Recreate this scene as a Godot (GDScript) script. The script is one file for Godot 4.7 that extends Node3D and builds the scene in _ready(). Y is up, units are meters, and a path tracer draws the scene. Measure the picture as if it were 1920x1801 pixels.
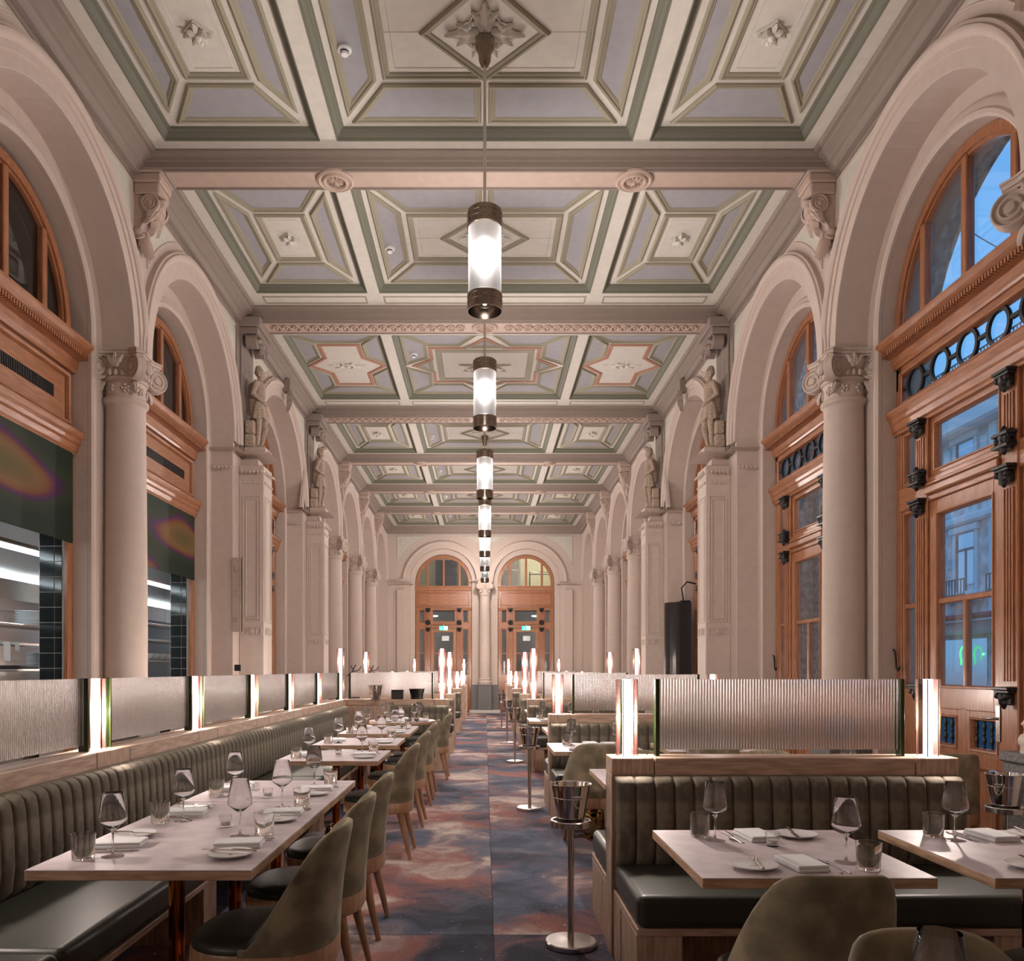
extends Node3D

# ---- hall dimensions (metres; d = distance in front of the camera, world z = -d) ----
const EYE := 1.40
const W := 3.16
const XC := 2.92
const YC := 6.02
const DEND := 26.05
var BEAM := [4.5, 7.31, 10.48, 14.35, 17.39, 20.2, 22.93]
var WIDE := [false, false, true, true, false, false, false]
var BAYC := [5.93, 8.80, 12.42, 16.0, 18.8, 21.57, 24.35]
var BAYR := [1.24, 1.24, 1.45, 1.22, 1.22, 1.18, 1.22]
var SPRING := [4.31, 4.31, 4.12, 4.31, 4.31, 4.31, 4.31]
var M := {}
var counts := {}
var cache := {}
var rng := RandomNumberGenerator.new()

# ---------------------------------------------------------------- mesh builder
class MB:
	var v := PackedVector3Array()
	var n := PackedVector3Array()
	var T := Transform3D()
	var flip := false
	func at(t: Transform3D) -> MB:
		T = t
		flip = t.basis.determinant() < 0.0
		return self
	func tri(a: Vector3, b: Vector3, c: Vector3) -> void:
		var A := T * a
		var B := T * (c if flip else b)
		var C := T * (b if flip else c)
		var nn := (B - A).cross(C - A)
		if nn.length_squared() < 1e-16:
			return
		nn = nn.normalized()
		v.append(A); v.append(C); v.append(B)
		n.append(nn); n.append(nn); n.append(nn)
	func quad(a: Vector3, b: Vector3, c: Vector3, d: Vector3) -> void:
		tri(a, b, c)
		tri(a, c, d)
	func trin(a: Vector3, b: Vector3, c: Vector3, na: Vector3, nb: Vector3, nc: Vector3) -> void:
		var s := -1.0 if flip else 1.0
		var A := T * a
		var B := T * b
		var C := T * c
		if (B - A).cross(C - A).length_squared() < 1e-18:
			return
		var NA := (T.basis * na).normalized()
		var NB := (T.basis * nb).normalized()
		var NC := (T.basis * nc).normalized()
		if flip:
			v.append(A); v.append(B); v.append(C)
			n.append(NA); n.append(NB); n.append(NC)
		else:
			v.append(A); v.append(C); v.append(B)
			n.append(NA); n.append(NC); n.append(NB)
	func cq(p: Array, ctr: Vector3) -> void:
		var nn: Vector3 = (p[1] - p[0]).cross(p[2] - p[0])
		var mid: Vector3 = (p[0] + p[1] + p[2]) / 3.0
		if nn.dot(mid - ctr) < 0.0:
			p.reverse()
		tri(p[0], p[1], p[2])
		if p.size() > 3:
			tri(p[0], p[2], p[3])
	func box(lo: Vector3, hi: Vector3, b := 0.0) -> MB:
		var c := (lo + hi) * 0.5
		var h := (hi - lo) * 0.5
		h = Vector3(absf(h.x), absf(h.y), absf(h.z))
		b = minf(b, minf(h.x, minf(h.y, h.z)) * 0.49)
		var P := func(ax: int, s: Vector3) -> Vector3:
			var q := Vector3(s.x * (h.x - b), s.y * (h.y - b), s.z * (h.z - b))
			q[ax] = s[ax] * h[ax]
			return c + q
		for ax in 3:
			var a1 := (ax + 1) % 3
			var a2 := (ax + 2) % 3
			for s in [-1.0, 1.0]:
				var q := []
				for k in [[-1, -1], [1, -1], [1, 1], [-1, 1]]:
					var sg := Vector3.ONE
					sg[ax] = s
					sg[a1] = k[0]
					sg[a2] = k[1]
					q.append(P.call(ax, sg))
				cq(q, c)
		if b > 0.0:
			for ax in 3:
				var a1 := (ax + 1) % 3
				var a2 := (ax + 2) % 3
				for s1 in [-1.0, 1.0]:
					for s2 in [-1.0, 1.0]:
						var lo_s := Vector3.ONE
						lo_s[ax] = -1.0
						lo_s[a1] = s1
						lo_s[a2] = s2
						var hi_s := lo_s
						hi_s[ax] = 1.0
						cq([P.call(a1, lo_s), P.call(a1, hi_s), P.call(a2, hi_s), P.call(a2, lo_s)], c)
			for sx in [-1.0, 1.0]:
				for sy in [-1.0, 1.0]:
					for sz in [-1.0, 1.0]:
						var s := Vector3(sx, sy, sz)
						cq([P.call(0, s), P.call(1, s), P.call(2, s)], c)
		return self
	# rings[i][j]; outside is where (d/di x d/dj) points
	func grid(rings: Array, cj := false, ci := false, crease := 40.0) -> MB:
		var ni := rings.size()
		var nj: int = rings[0].size()
		var qi := ni if ci else ni - 1
		var qj := nj if cj else nj - 1
		var fn := []
		for i in qi:
			var r0: PackedVector3Array = rings[i]
			var r1: PackedVector3Array = rings[(i + 1) % ni]
			var row := PackedVector3Array()
			row.resize(qj)
			for j in qj:
				var j1 := (j + 1) % nj
				row[j] = (r1[j1] - r0[j]).cross(r0[j1] - r1[j]).normalized()
			fn.append(row)
		var cc := cos(deg_to_rad(crease))
		for i in qi:
			var r0: PackedVector3Array = rings[i]
			var r1: PackedVector3Array = rings[(i + 1) % ni]
			for j in qj:
				var j1 := (j + 1) % nj
				var me: Vector3 = fn[i][j]
				if me.length_squared() < 0.5:
					continue
				var nm := [Vector3.ZERO, Vector3.ZERO, Vector3.ZERO, Vector3.ZERO]
				var k := 0
				for co in [[0, 0], [1, 0], [1, 1], [0, 1]]:
					var sum := Vector3.ZERO
					for di in [co[0] - 1, co[0]]:
						var a: int = i + di
						if ci:
							a = posmod(a, qi)
						elif a < 0 or a >= qi:
							continue
						for dj in [co[1] - 1, co[1]]:
							var b: int = j + dj
							if cj:
								b = posmod(b, qj)
							elif b < 0 or b >= qj:
								continue
							var f: Vector3 = fn[a][b]
							if f.dot(me) > cc:
								sum += f
					nm[k] = sum.normalized() if sum.length_squared() > 1e-12 else me
					k += 1
				trin(r0[j], r1[j], r1[j1], nm[0], nm[1], nm[2])
				trin(r0[j], r1[j1], r0[j1], nm[0], nm[2], nm[3])
		return self
	# profile: (radius, y) from the bottom up on the outside
	func lathe(prof: Array, seg := 24, crease := 40.0, a0 := 0.0, a1 := TAU) -> MB:
		var full := absf(a1 - a0 - TAU) < 1e-4
		var rings := []
		for p in prof:
			var r := PackedVector3Array()
			for k in (seg if full else seg + 1):
				var a := a0 + (a1 - a0) * k / seg
				r.append(Vector3(p.x * cos(a), p.y, p.x * sin(a)))
			rings.append(r)
		grid(rings, full, false, crease)
		return self
	func tube(path: Array, rad: Variant, seg := 8, closed := false) -> MB:
		var rings := []
		var up := Vector3.UP
		var np := path.size()
		for i in np:
			var a: Vector3 = path[posmod(i - 1, np)] if (closed or i > 0) else path[i]
			var b: Vector3 = path[(i + 1) % np] if (closed or i < np - 1) else path[i]
			var t := (b - a).normalized()
			if i == 0:
				up = Vector3.UP if absf(t.y) < 0.9 else Vector3.RIGHT
			var s := t.cross(up).normalized()
			up = s.cross(t).normalized()
			var r := PackedVector3Array()
			var rr: float = rad[i] if rad is Array else rad
			for k in seg:
				var an := TAU * k / seg
				r.append(path[i] + (s * cos(an) + up * sin(an)) * rr)
			rings.append(r)
		grid(rings, true, closed, 60.0)
		if not closed:
			for e in [0, np - 1]:
				for k in seg:
					var q := [path[e], rings[e][k], rings[e][(k + 1) % seg]]
					tri(q[0], q[1], q[2])
		return self
	# polygon in local (x, y), extruded along z from w0 to w1
	func prism(poly: PackedVector2Array, w0: float, w1: float, caps := 3) -> MB:
		if Geometry2D.is_polygon_clockwise(poly):
			poly = poly.duplicate()
			poly.reverse()
		if caps > 0:
			var t := Geometry2D.triangulate_polygon(poly)
			for k in range(0, t.size(), 3):
				var a := poly[t[k]]
				var b := poly[t[k + 1]]
				var c := poly[t[k + 2]]
				if (b - a).cross(c - a) < 0.0:
					var x := b
					b = c
					c = x
				if caps & 1:
					tri(Vector3(a.x, a.y, w0), Vector3(c.x, c.y, w0), Vector3(b.x, b.y, w0))
				if caps & 2:
					tri(Vector3(a.x, a.y, w1), Vector3(b.x, b.y, w1), Vector3(c.x, c.y, w1))
		for i in poly.size():
			var a := poly[i]
			var b := poly[(i + 1) % poly.size()]
			quad(Vector3(a.x, a.y, w0), Vector3(b.x, b.y, w0), Vector3(b.x, b.y, w1), Vector3(a.x, a.y, w1))
		return self
	# offset a path to its own right side with mitred corners
	static func offset(path: PackedVector2Array, closed: bool, d: float) -> PackedVector2Array:
		var out := PackedVector2Array()
		var np := path.size()
		for i in np:
			var p := path[i]
			var t0 := (p - path[posmod(i - 1, np)]).normalized()
			var t1 := (path[(i + 1) % np] - p).normalized()
			if not closed and i == 0:
				t0 = t1
			if not closed and i == np - 1:
				t1 = t0
			var n0 := Vector2(t0.y, -t0.x)
			var n1 := Vector2(t1.y, -t1.x)
			var m := (n0 + n1).normalized()
			out.append(p + m * d / maxf(0.3, m.dot(n0)))
		return out
	# sweep a profile of (offset to the right, height) along a path; plan: path lies in x,z and height is y, else path in x,y and height is z
	func sweep(path: PackedVector2Array, closed: bool, prof: Array, plan := false, crease := 35.0) -> MB:
		var rings := []
		for p in prof:
			var o := MB.offset(path, closed, p.x)
			var r := PackedVector3Array()
			for q in o:
				r.append(Vector3(q.x, p.y, q.y) if plan else Vector3(q.x, q.y, p.y))
			rings.append(r)
		grid(rings, closed, false, crease)
		return self
	# box with rounded edges
	func rbox(lo: Vector3, hi: Vector3, r: float, seg := 3) -> MB:
		var ts := []
		for ax in 3:
			var l := PackedFloat32Array()
			for k in seg + 1:
				l.append(lo[ax] + r * k / seg)
			for k in seg + 1:
				l.append(hi[ax] - r + r * k / seg)
			ts.append(l)
		var ilo := lo + Vector3.ONE * r
		var ihi := hi - Vector3.ONE * r
		for ax in 3:
			var a1 := (ax + 1) % 3
			var a2 := (ax + 2) % 3
			for s in 2:
				var rings := []
				for i in ts[a1].size():
					var row := PackedVector3Array()
					for j in ts[a2].size():
						var p := Vector3.ZERO
						p[ax] = hi[ax] if s == 1 else lo[ax]
						p[a1] = ts[a1][i]
						p[a2] = ts[a2][j]
						var c := p.clamp(ilo, ihi)
						row.append(c + (p - c).normalized() * r)
					if s == 0:
						row.reverse()
					rings.append(row)
				# normals from the rounding itself
				for i in rings.size() - 1:
					for j in rings[0].size() - 1:
						var q := [rings[i][j], rings[i + 1][j], rings[i + 1][j + 1], rings[i][j + 1]]
						var nn := []
						for k in 4:
							nn.append((q[k] - q[k].clamp(ilo, ihi)).normalized())
						trin(q[0], q[1], q[2], nn[0], nn[1], nn[2])
						trin(q[0], q[2], q[3], nn[0], nn[2], nn[3])
		return self
	func ball(c: Vector3, r: Vector3, seg := 10, ring := 6) -> MB:
		var rings := []
		for i in ring + 1:
			var a := -PI / 2 + PI * i / ring
			var row := PackedVector3Array()
			for k in seg:
				var b := TAU * k / seg
				row.append(c + Vector3(r.x * cos(a) * cos(b), r.y * sin(a), r.z * cos(a) * sin(b)))
			rings.append(row)
		grid(rings, true, false, 80.0)
		return self
	# a lobed acanthus leaf raised from a surface: from o along dir, up = height direction
	func leaf(o: Vector3, dir: Vector3, up: Vector3, ln: float, wd: float, ht: float, lobes := 4, curl := 0.0) -> MB:
		dir = dir.normalized()
		up = up.normalized()
		var side := dir.cross(up).normalized()
		var rings := []
		var ns := lobes * 4
		for i in ns + 1:
			var t := float(i) / ns
			var env := pow(sin(PI * clampf(t * 0.86 + 0.12, 0.0, 1.0)), 0.8) * (1.0 - 0.35 * t)
			var w := wd * env * (0.62 + 0.38 * absf(sin(PI * lobes * t)))
			if i == ns:
				w = 0.0
			var row := PackedVector3Array()
			for j in 7:
				var s := (j - 3) / 3.0
				var h := ht * (0.25 + 0.75 * (1.0 - absf(s) * absf(s))) * (0.35 + 0.65 * sin(PI * (0.15 + 0.75 * t)))
				if j == 0 or j == 6:
					h = -0.002
				if j == 3:
					h *= 0.72
				row.append(o + dir * (ln * t) + side * (w * s) + up * (h + curl * t * t))
			rings.append(row)
		grid(rings, false, false, 50.0)
		return self
	func mesh() -> ArrayMesh:
		var m := ArrayMesh.new()
		if v.size() == 0:
			return m
		var a := []
		a.resize(Mesh.ARRAY_MAX)
		a[Mesh.ARRAY_VERTEX] = v
		a[Mesh.ARRAY_NORMAL] = n
		m.add_surface_from_arrays(Mesh.PRIMITIVE_TRIANGLES, a)
		return m

# ---------------------------------------------------------------- node helpers
func numbered(called: String) -> String:
	var k: int = counts.get(called, 0)
	counts[called] = k + 1
	return called if k == 0 else "%s_%03d" % [called, k]

func meta(o: Node, label: String, category: String, group := "", kind := "") -> void:
	o.set_meta("label", label)
	o.set_meta("category", category)
	if group:
		o.set_meta("group", group)
	if kind:
		o.set_meta("kind", kind)

func thing(called: String, label: String, category: String, pos := Vector3.ZERO, turn := 0.0, group := "") -> Node3D:
	var o := Node3D.new()
	o.name = numbered(called)
	add_child(o)
	o.position = pos
	o.rotation.y = turn
	meta(o, label, category, group)
	return o

func struct_(called: String, label: String, category: String) -> Node3D:
	var o := Node3D.new()
	o.name = called
	add_child(o)
	meta(o, label, category, "", "structure")
	return o

func part(parent: Node, called: String, m: Variant, mt: Material, xf := Transform3D()) -> MeshInstance3D:
	var o := MeshInstance3D.new()
	o.name = called
	o.mesh = m.mesh() if m is MB else m
	o.material_override = mt
	o.transform = xf
	o.cast_shadow = GeometryInstance3D.SHADOW_CASTING_SETTING_ON
	parent.add_child(o, true)
	return o

func place(proto: Node3D, called: String, pos: Vector3, turn: float, label: String, category: String, group := "") -> Node3D:
	var o: Node3D = proto.duplicate()
	o.name = numbered(called)
	add_child(o)
	o.position = pos
	o.rotation = Vector3(0, turn, 0)
	meta(o, label, category, group)
	return o

func P(x: float, y: float, d: float) -> Vector3:
	return Vector3(x, y, -d)

func rect(x0: float, y0: float, x1: float, y1: float) -> PackedVector2Array:
	return PackedVector2Array([Vector2(x0, y0), Vector2(x1, y0), Vector2(x1, y1), Vector2(x0, y1)])

func ccw(p: PackedVector2Array) -> PackedVector2Array:
	if Geometry2D.is_polygon_clockwise(p):
		p.reverse()
	return p

func arch_path(c: float, r: float, y0: float, ys: float, seg := 32) -> PackedVector2Array:
	var p := PackedVector2Array([Vector2(c - r, y0)])
	for k in seg + 1:
		var a := PI - PI * k / seg
		p.append(Vector2(c + r * cos(a), ys + r * sin(a)))
	p.append(Vector2(c + r, y0))
	return p

# wall bay with an arched opening, in (u, y)
func arch_panel(u0: float, u1: float, yb0: float, yb1: float, top: float, c: float, r: float, ys: float) -> PackedVector2Array:
	var p := PackedVector2Array([Vector2(u0, yb0), Vector2(c - r, yb0)])
	for k in 33:
		var a := PI - PI * k / 32
		p.append(Vector2(c + r * cos(a), ys + r * sin(a)))
	p.append_array(PackedVector2Array([Vector2(c + r, yb1), Vector2(u1, yb1), Vector2(u1, top), Vector2(u0, top)]))
	return p

# ---------------------------------------------------------------- materials
func lin(r: float, g: float, b: float) -> Color:
	return Color(r, g, b).linear_to_srgb()

func noise_tex(freq: float, c0: Color, c1: Color, seedv := 1, size := 512, octaves := 4, lo := 0.25, hi := 0.75) -> NoiseTexture2D:
	var f := FastNoiseLite.new()
	f.noise_type = FastNoiseLite.TYPE_SIMPLEX_SMOOTH
	f.seed = seedv
	f.frequency = freq
	f.fractal_octaves = octaves
	var t := NoiseTexture2D.new()
	t.width = size
	t.height = size
	t.seamless = true
	t.noise = f
	var g := Gradient.new()
	g.set_color(0, c0)
	g.set_color(1, c1)
	g.set_offset(0, lo)
	g.set_offset(1, hi)
	t.color_ramp = g
	return t

func mat(key: String, col: Color, rough := 0.6, metal := 0.0, tex: Texture2D = null, scale := Vector3.ONE, world := false) -> StandardMaterial3D:
	var m := StandardMaterial3D.new()
	m.resource_name = key
	m.albedo_color = col
	m.roughness = rough
	m.metallic = metal
	if tex:
		m.albedo_texture = tex
		m.uv1_triplanar = true
		m.uv1_world_triplanar = world
		m.uv1_scale = scale
	M[key] = m
	return m

func emit(key: String, col: Color, energy: float) -> StandardMaterial3D:
	var m := mat(key, col, 0.5)
	m.emission_enabled = true
	m.emission = col
	m.emission_energy_multiplier = energy
	return m

func glass(key: String, rough := 0.0, tint := Color.WHITE) -> StandardMaterial3D:
	var m := mat(key, Color(tint.r, tint.g, tint.b, 0.0), rough)
	m.refraction_enabled = true
	m.refraction_scale = 0.05
	m.metallic_specular = 0.5
	return m

func pane(key: String, col: Color, alpha: float, rough := 0.02) -> StandardMaterial3D:
	var m := mat(key, Color(col.r, col.g, col.b, alpha), rough)
	m.transparency = BaseMaterial3D.TRANSPARENCY_ALPHA
	return m

func make_materials() -> void:
	var fine := noise_tex(0.02, Color(0.975, 0.975, 0.975), Color(1, 1, 1), 3)
	mat("wall", lin(0.53, 0.43, 0.372), 0.75, 0, fine, Vector3.ONE * 0.7, true)
	mat("taupe", lin(0.255, 0.20, 0.17), 0.75, 0, fine, Vector3.ONE * 0.7, true)
	mat("beam_pink", lin(0.46, 0.345, 0.285), 0.75, 0, fine, Vector3.ONE * 0.7, true)
	mat("cream", lin(0.60, 0.565, 0.505), 0.75, 0, fine, Vector3.ONE * 0.7, true)
	mat("spandrel", lin(0.56, 0.53, 0.46), 0.75, 0, fine, Vector3.ONE * 0.7, true)
	mat("lavender", lin(0.325, 0.315, 0.335), 0.8, 0, fine, Vector3.ONE * 0.7, true)
	mat("olive", lin(0.29, 0.265, 0.19), 0.75)
	mat("dark_green", lin(0.145, 0.145, 0.108), 0.75)
	mat("terracotta", lin(0.38, 0.18, 0.12), 0.75)
	mat("stone_statue", lin(0.46, 0.36, 0.285), 0.8, 0, noise_tex(0.03, Color(0.82, 0.8, 0.78), Color(1, 1, 1), 9), Vector3.ONE * 2.0)
	mat("plaster_relief", lin(0.62, 0.59, 0.53), 0.75)
	var grain := noise_tex(0.012, Color(0.84, 0.80, 0.77), Color(1, 1, 1), 5, 512, 5, 0.2, 0.8)
	for ax in [["x", Vector3(0.7, 7, 7)], ["y", Vector3(7, 0.7, 7)], ["z", Vector3(7, 7, 0.7)]]:
		mat("oak_" + ax[0], lin(0.62, 0.45, 0.345), 0.5, 0, grain, ax[1], true)
		var d := mat("door_wood_" + ax[0], lin(0.40, 0.165, 0.075), 0.33, 0, grain, ax[1], false)
		d.clearcoat_enabled = true
		d.clearcoat = 0.3
		d.clearcoat_roughness = 0.2
	mat("chair_wood", lin(0.50, 0.30, 0.18), 0.4, 0, grain, Vector3(6, 0.8, 6))
	mat("table_edge", lin(0.56, 0.37, 0.24), 0.5, 0, grain, Vector3(1, 8, 1))
	mat("laminate", lin(0.57, 0.485, 0.505), 0.5, 0, noise_tex(0.015, Color(0.93, 0.93, 0.93), Color(1, 1, 1), 11), Vector3.ONE)
	var blotch := noise_tex(0.008, Color(0.74, 0.74, 0.74), Color(1, 1, 1), 21, 512, 5, 0.3, 0.75)
	var vel := mat("velvet", lin(0.31, 0.255, 0.165), 0.9, 0, blotch, Vector3.ONE * 1.6)
	vel.rim_enabled = true
	vel.rim = 0.7
	vel.rim_tint = 0.6
	var sue := mat("suede", lin(0.235, 0.20, 0.15), 0.95, 0, blotch, Vector3.ONE * 2.0)
	sue.rim_enabled = true
	sue.rim = 0.2
	sue.rim_tint = 0.6
	mat("leather", lin(0.048, 0.05, 0.038), 0.42, 0, noise_tex(0.05, Color(0.8, 0.8, 0.8), Color(1, 1, 1), 31), Vector3.ONE * 3.0)
	M["leather"].metallic_specular = 0.5
	mat("black_iron", lin(0.012, 0.012, 0.013), 0.35)
	mat("steel", lin(0.62, 0.58, 0.55), 0.22, 1.0)
	mat("chrome", lin(0.75, 0.72, 0.70), 0.06, 1.0)
	mat("brushed", lin(0.70, 0.665, 0.64), 0.2, 1.0)
	mat("bronze", lin(0.30, 0.245, 0.20), 0.22, 1.0)
	mat("iridescent", lin(0.50, 0.26, 0.14), 0.08, 1.0, noise_tex(0.006, Color(0.45, 0.28, 0.62), Color(1.0, 0.8, 0.3), 41, 256, 2, 0.3, 0.7), Vector3(1.2, 0.6, 1.2))
	mat("brass_dark", lin(0.35, 0.24, 0.10), 0.08, 1.0)
	var film := mat("film_screen", lin(1, 1, 1), 0.55, 0.0, film_texture(), Vector3.ONE)
	film.metallic_specular = 0.25
	film.uv1_triplanar = false
	mat("white", lin(0.75, 0.75, 0.75), 0.4)
	mat("porcelain", lin(0.85, 0.85, 0.86), 0.12)
	mat("linen", lin(0.86, 0.86, 0.88), 0.9, 0, noise_tex(0.2, Color(0.9, 0.9, 0.9), Color(1, 1, 1), 51), Vector3.ONE * 6.0)
	mat("wax", lin(0.8, 0.76, 0.7), 0.5)
	mat("tile_black", lin(0.022, 0.027, 0.028), 0.08)
	mat("grout", lin(0.6, 0.57, 0.52), 0.8)
	mat("plinth", lin(0.17, 0.16, 0.155), 0.55, 0, noise_tex(0.05, Color(0.72, 0.72, 0.72), Color(1, 1, 1), 61, 512, 6), Vector3.ONE * 1.5, true)
	glass("clear_glass")
	glass("fluted_glass", 0.12)
	glass("frosted_glass", 0.42, lin(0.085, 0.082, 0.081))
	M["frosted_glass"].emission_enabled = true
	M["frosted_glass"].emission = lin(1.0, 0.93, 0.9)
	M["frosted_glass"].emission_energy_multiplier = 0.04
	pane("window_glass", Color(0.9, 0.95, 1.0), 0.03)
	pane("dark_glass", Color(0.1, 0.08, 0.07), 0.55)
	pane("film_pink", lin(0.25, 0.085, 0.075), 0.55)
	pane("film_amber", lin(0.02, 0.014, 0.006), 0.35)
	mat("film_green", lin(0.016, 0.03, 0.008), 0.15)
	mat("film_lime", lin(0.12, 0.14, 0.03), 0.2)
	emit("lamp_glow", lin(1.0, 0.93, 0.88), 9.0)
	emit("bulb_glow", lin(1.0, 0.92, 0.86), 16.0)
	emit("core_glow", lin(1.0, 0.95, 0.92), 150.0)
	emit("tube_cool", lin(0.82, 0.95, 1.0), 7.0)
	emit("sign_green", lin(0.02, 0.55, 0.35), 1.6)
	emit("sign_white", lin(0.85, 1.0, 0.95), 1.6)
	emit("neon_green", lin(0.02, 0.8, 0.2), 2.0)
	mat("facade", lin(0.80, 0.80, 0.80), 0.85, 0, noise_tex(0.01, Color(0.8, 0.8, 0.8), Color(1, 1, 1), 71), Vector3.ONE * 0.3, true)
	mat("facade_trim", lin(0.85, 0.85, 0.85), 0.8)
	mat("street_stone", lin(0.40, 0.37, 0.34), 0.9, 0, noise_tex(0.02, Color(0.55, 0.55, 0.55), Color(1, 1, 1), 72, 512, 6), Vector3.ONE * 0.6, true)
	mat("asphalt", lin(0.10, 0.10, 0.105), 0.9)
	mat("roof_slate", lin(0.16, 0.17, 0.19), 0.7)
	mat("facade_glass", lin(0.50, 0.58, 0.66), 0.12, 0.7)
	mat("awning_red", lin(0.35, 0.05, 0.07), 0.7)
	mat("pale_yellow", lin(0.70, 0.68, 0.48), 0.8)
	mat("paper", lin(0.72, 0.74, 0.76), 0.8)
	mat("carpet_under", lin(0.03, 0.03, 0.045), 0.95)
	mat("floor_stone", lin(0.45, 0.41, 0.38), 0.4)
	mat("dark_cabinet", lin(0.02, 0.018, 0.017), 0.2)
	mat("kitchen_wall", lin(0.55, 0.57, 0.6), 0.4)

# view-dependent sheen of the hatch screens painted as fixed violet, ochre and green patches
func film_texture() -> ImageTexture:
	var im := Image.create(256, 128, false, Image.FORMAT_RGB8)
	var f := FastNoiseLite.new()
	f.seed = 77
	f.frequency = 0.0048
	f.fractal_octaves = 1
	var g := Gradient.new()
	g.offsets = PackedFloat32Array([0.0, 0.3, 0.42, 0.5, 0.58, 0.75, 1.0])
	g.colors = PackedColorArray([lin(0.012, 0.022, 0.014), lin(0.024, 0.032, 0.014), lin(0.05, 0.015, 0.07), lin(0.10, 0.02, 0.04), lin(0.14, 0.055, 0.02), lin(0.16, 0.085, 0.03), lin(0.09, 0.07, 0.022)])
	for y in 128:
		for x in 256:
			im.set_pixel(x, y, g.sample(clampf(0.40 - f.get_noise_2d(x, y * 1.4) * 1.15, 0, 1)))
	return ImageTexture.create_from_image(im)

# woven galaxy carpet: navy with stars (kind 0) or rust and cream clouds (kind 1)
func fbm(sd: int, freq: float, oct: int, ridged := false) -> FastNoiseLite:
	var f := FastNoiseLite.new()
	f.seed = sd
	f.noise_type = FastNoiseLite.TYPE_SIMPLEX_SMOOTH
	f.frequency = freq
	f.fractal_type = FastNoiseLite.FRACTAL_RIDGED if ridged else FastNoiseLite.FRACTAL_FBM
	f.fractal_octaves = oct
	f.fractal_gain = 0.6
	return f

func carpet_texture(kind: int, sd: int) -> ImageTexture:
	var sx := 560
	var sy := 800
	var im := Image.create(sx, sy, false, Image.FORMAT_RGB8)
	var w1 := fbm(sd + 1, 0.005, 3)
	var w2 := fbm(sd + 2, 0.005, 3)
	var a := fbm(sd + 3, 0.0036, 8)
	var b := fbm(sd + 4, 0.0042, 7)
	var c := fbm(sd + 5, 0.014, 5, true)
	var deep := Vector3(0.014, 0.017, 0.033)
	var slate := Vector3(0.085, 0.10, 0.15)
	var rust := Vector3(0.24, 0.085, 0.07)
	var rose := Vector3(0.36, 0.22, 0.19)
	var pale := Vector3(0.52, 0.46, 0.41)
	var bias := -0.12 if kind == 0 else 0.15
	var rn := RandomNumberGenerator.new()
	rn.seed = sd
	for y in sy:
		for x in sx:
			var px := x + 55.0 * w1.get_noise_2d(x, y)
			var py := y + 55.0 * w2.get_noise_2d(x, y)
			var f := c.get_noise_2d(px, py)
			var q := a.get_noise_2d(px, py) * 1.5 + bias + 0.10 * f
			var r := b.get_noise_2d(px, py) * 1.6 + (0.0 if kind == 0 else 0.12) + 0.08 * f
			var col := deep.lerp(slate, smoothstep(-0.65, 0.25, q))
			col = col.lerp(rust, smoothstep(-0.1, 0.65, r) * smoothstep(-0.6, 0.2, q))
			col = col.lerp(rose, smoothstep(0.05, 0.75, q) * 0.7)
			col = col.lerp(pale, smoothstep(0.30, 1.05, q) * 0.9)
			col = col.lerp(deep * 2.2, smoothstep(0.05, 0.75, -r) * 0.5)
			col *= 0.78 + 0.44 * rn.randf()
			im.set_pixel(x, y, lin(col.x, col.y, col.z))
	for k in (1500 if kind == 0 else 700):
		var px := rn.randi_range(0, sx - 3)
		var py := rn.randi_range(0, sy - 3)
		var s := 1 if rn.randf() < 0.95 else 2
		var l := rn.randf_range(0.35, 0.9)
		im.fill_rect(Rect2i(px, py, s, s), Color(l, l * 0.97, l))
	return ImageTexture.create_from_image(im)

# ---------------------------------------------------------------- scene
func _ready() -> void:
	# camera: level, lens shifted up and a little to the side
	var cam := Camera3D.new()
	cam.name = "camera"
	cam.projection = Camera3D.PROJECTION_FRUSTUM
	cam.near = 0.05
	cam.far = 200.0
	cam.size = 1801.0 / 1500.0 * 0.05
	cam.frustum_offset = Vector2((960.0 - 909.0) / 1500.0 * 0.05, (1254.5 - 900.5) / 1500.0 * 0.05)
	cam.position = Vector3(0, EYE, 0)
	add_child(cam)
	cam.current = true
	# dusk sky
	var sky_m := ProceduralSkyMaterial.new()
	sky_m.sky_top_color = lin(0.07, 0.26, 0.58)
	sky_m.sky_horizon_color = lin(0.17, 0.45, 0.72)
	sky_m.ground_horizon_color = lin(0.16, 0.22, 0.30)
	sky_m.ground_bottom_color = lin(0.10, 0.12, 0.16)
	sky_m.sky_energy_multiplier = 1.0
	sky_m.ground_energy_multiplier = 1.0
	var env := Environment.new()
	env.background_mode = Environment.BG_SKY
	env.sky = Sky.new()
	env.sky.sky_material = sky_m
	env.background_energy_multiplier = 1.9
	env.tonemap_mode = Environment.TONE_MAPPER_LINEAR
	env.tonemap_exposure = 0.95
	env.sdfgi_enabled = true
	env.ssao_enabled = true
	env.ssil_enabled = true
	var we := WorldEnvironment.new()
	we.name = "environment"
	we.environment = env
	add_child(we)
	rng.seed = 12
	make_materials()
	build_floor()
	build_ceiling()
	build_side_walls()
	build_end_wall()
	build_windows()
	build_kitchen()
	build_street()
	build_foyer()
	build_statues()
	build_lanterns()
	build_seating()
	build_tables()
	build_extras()

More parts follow.
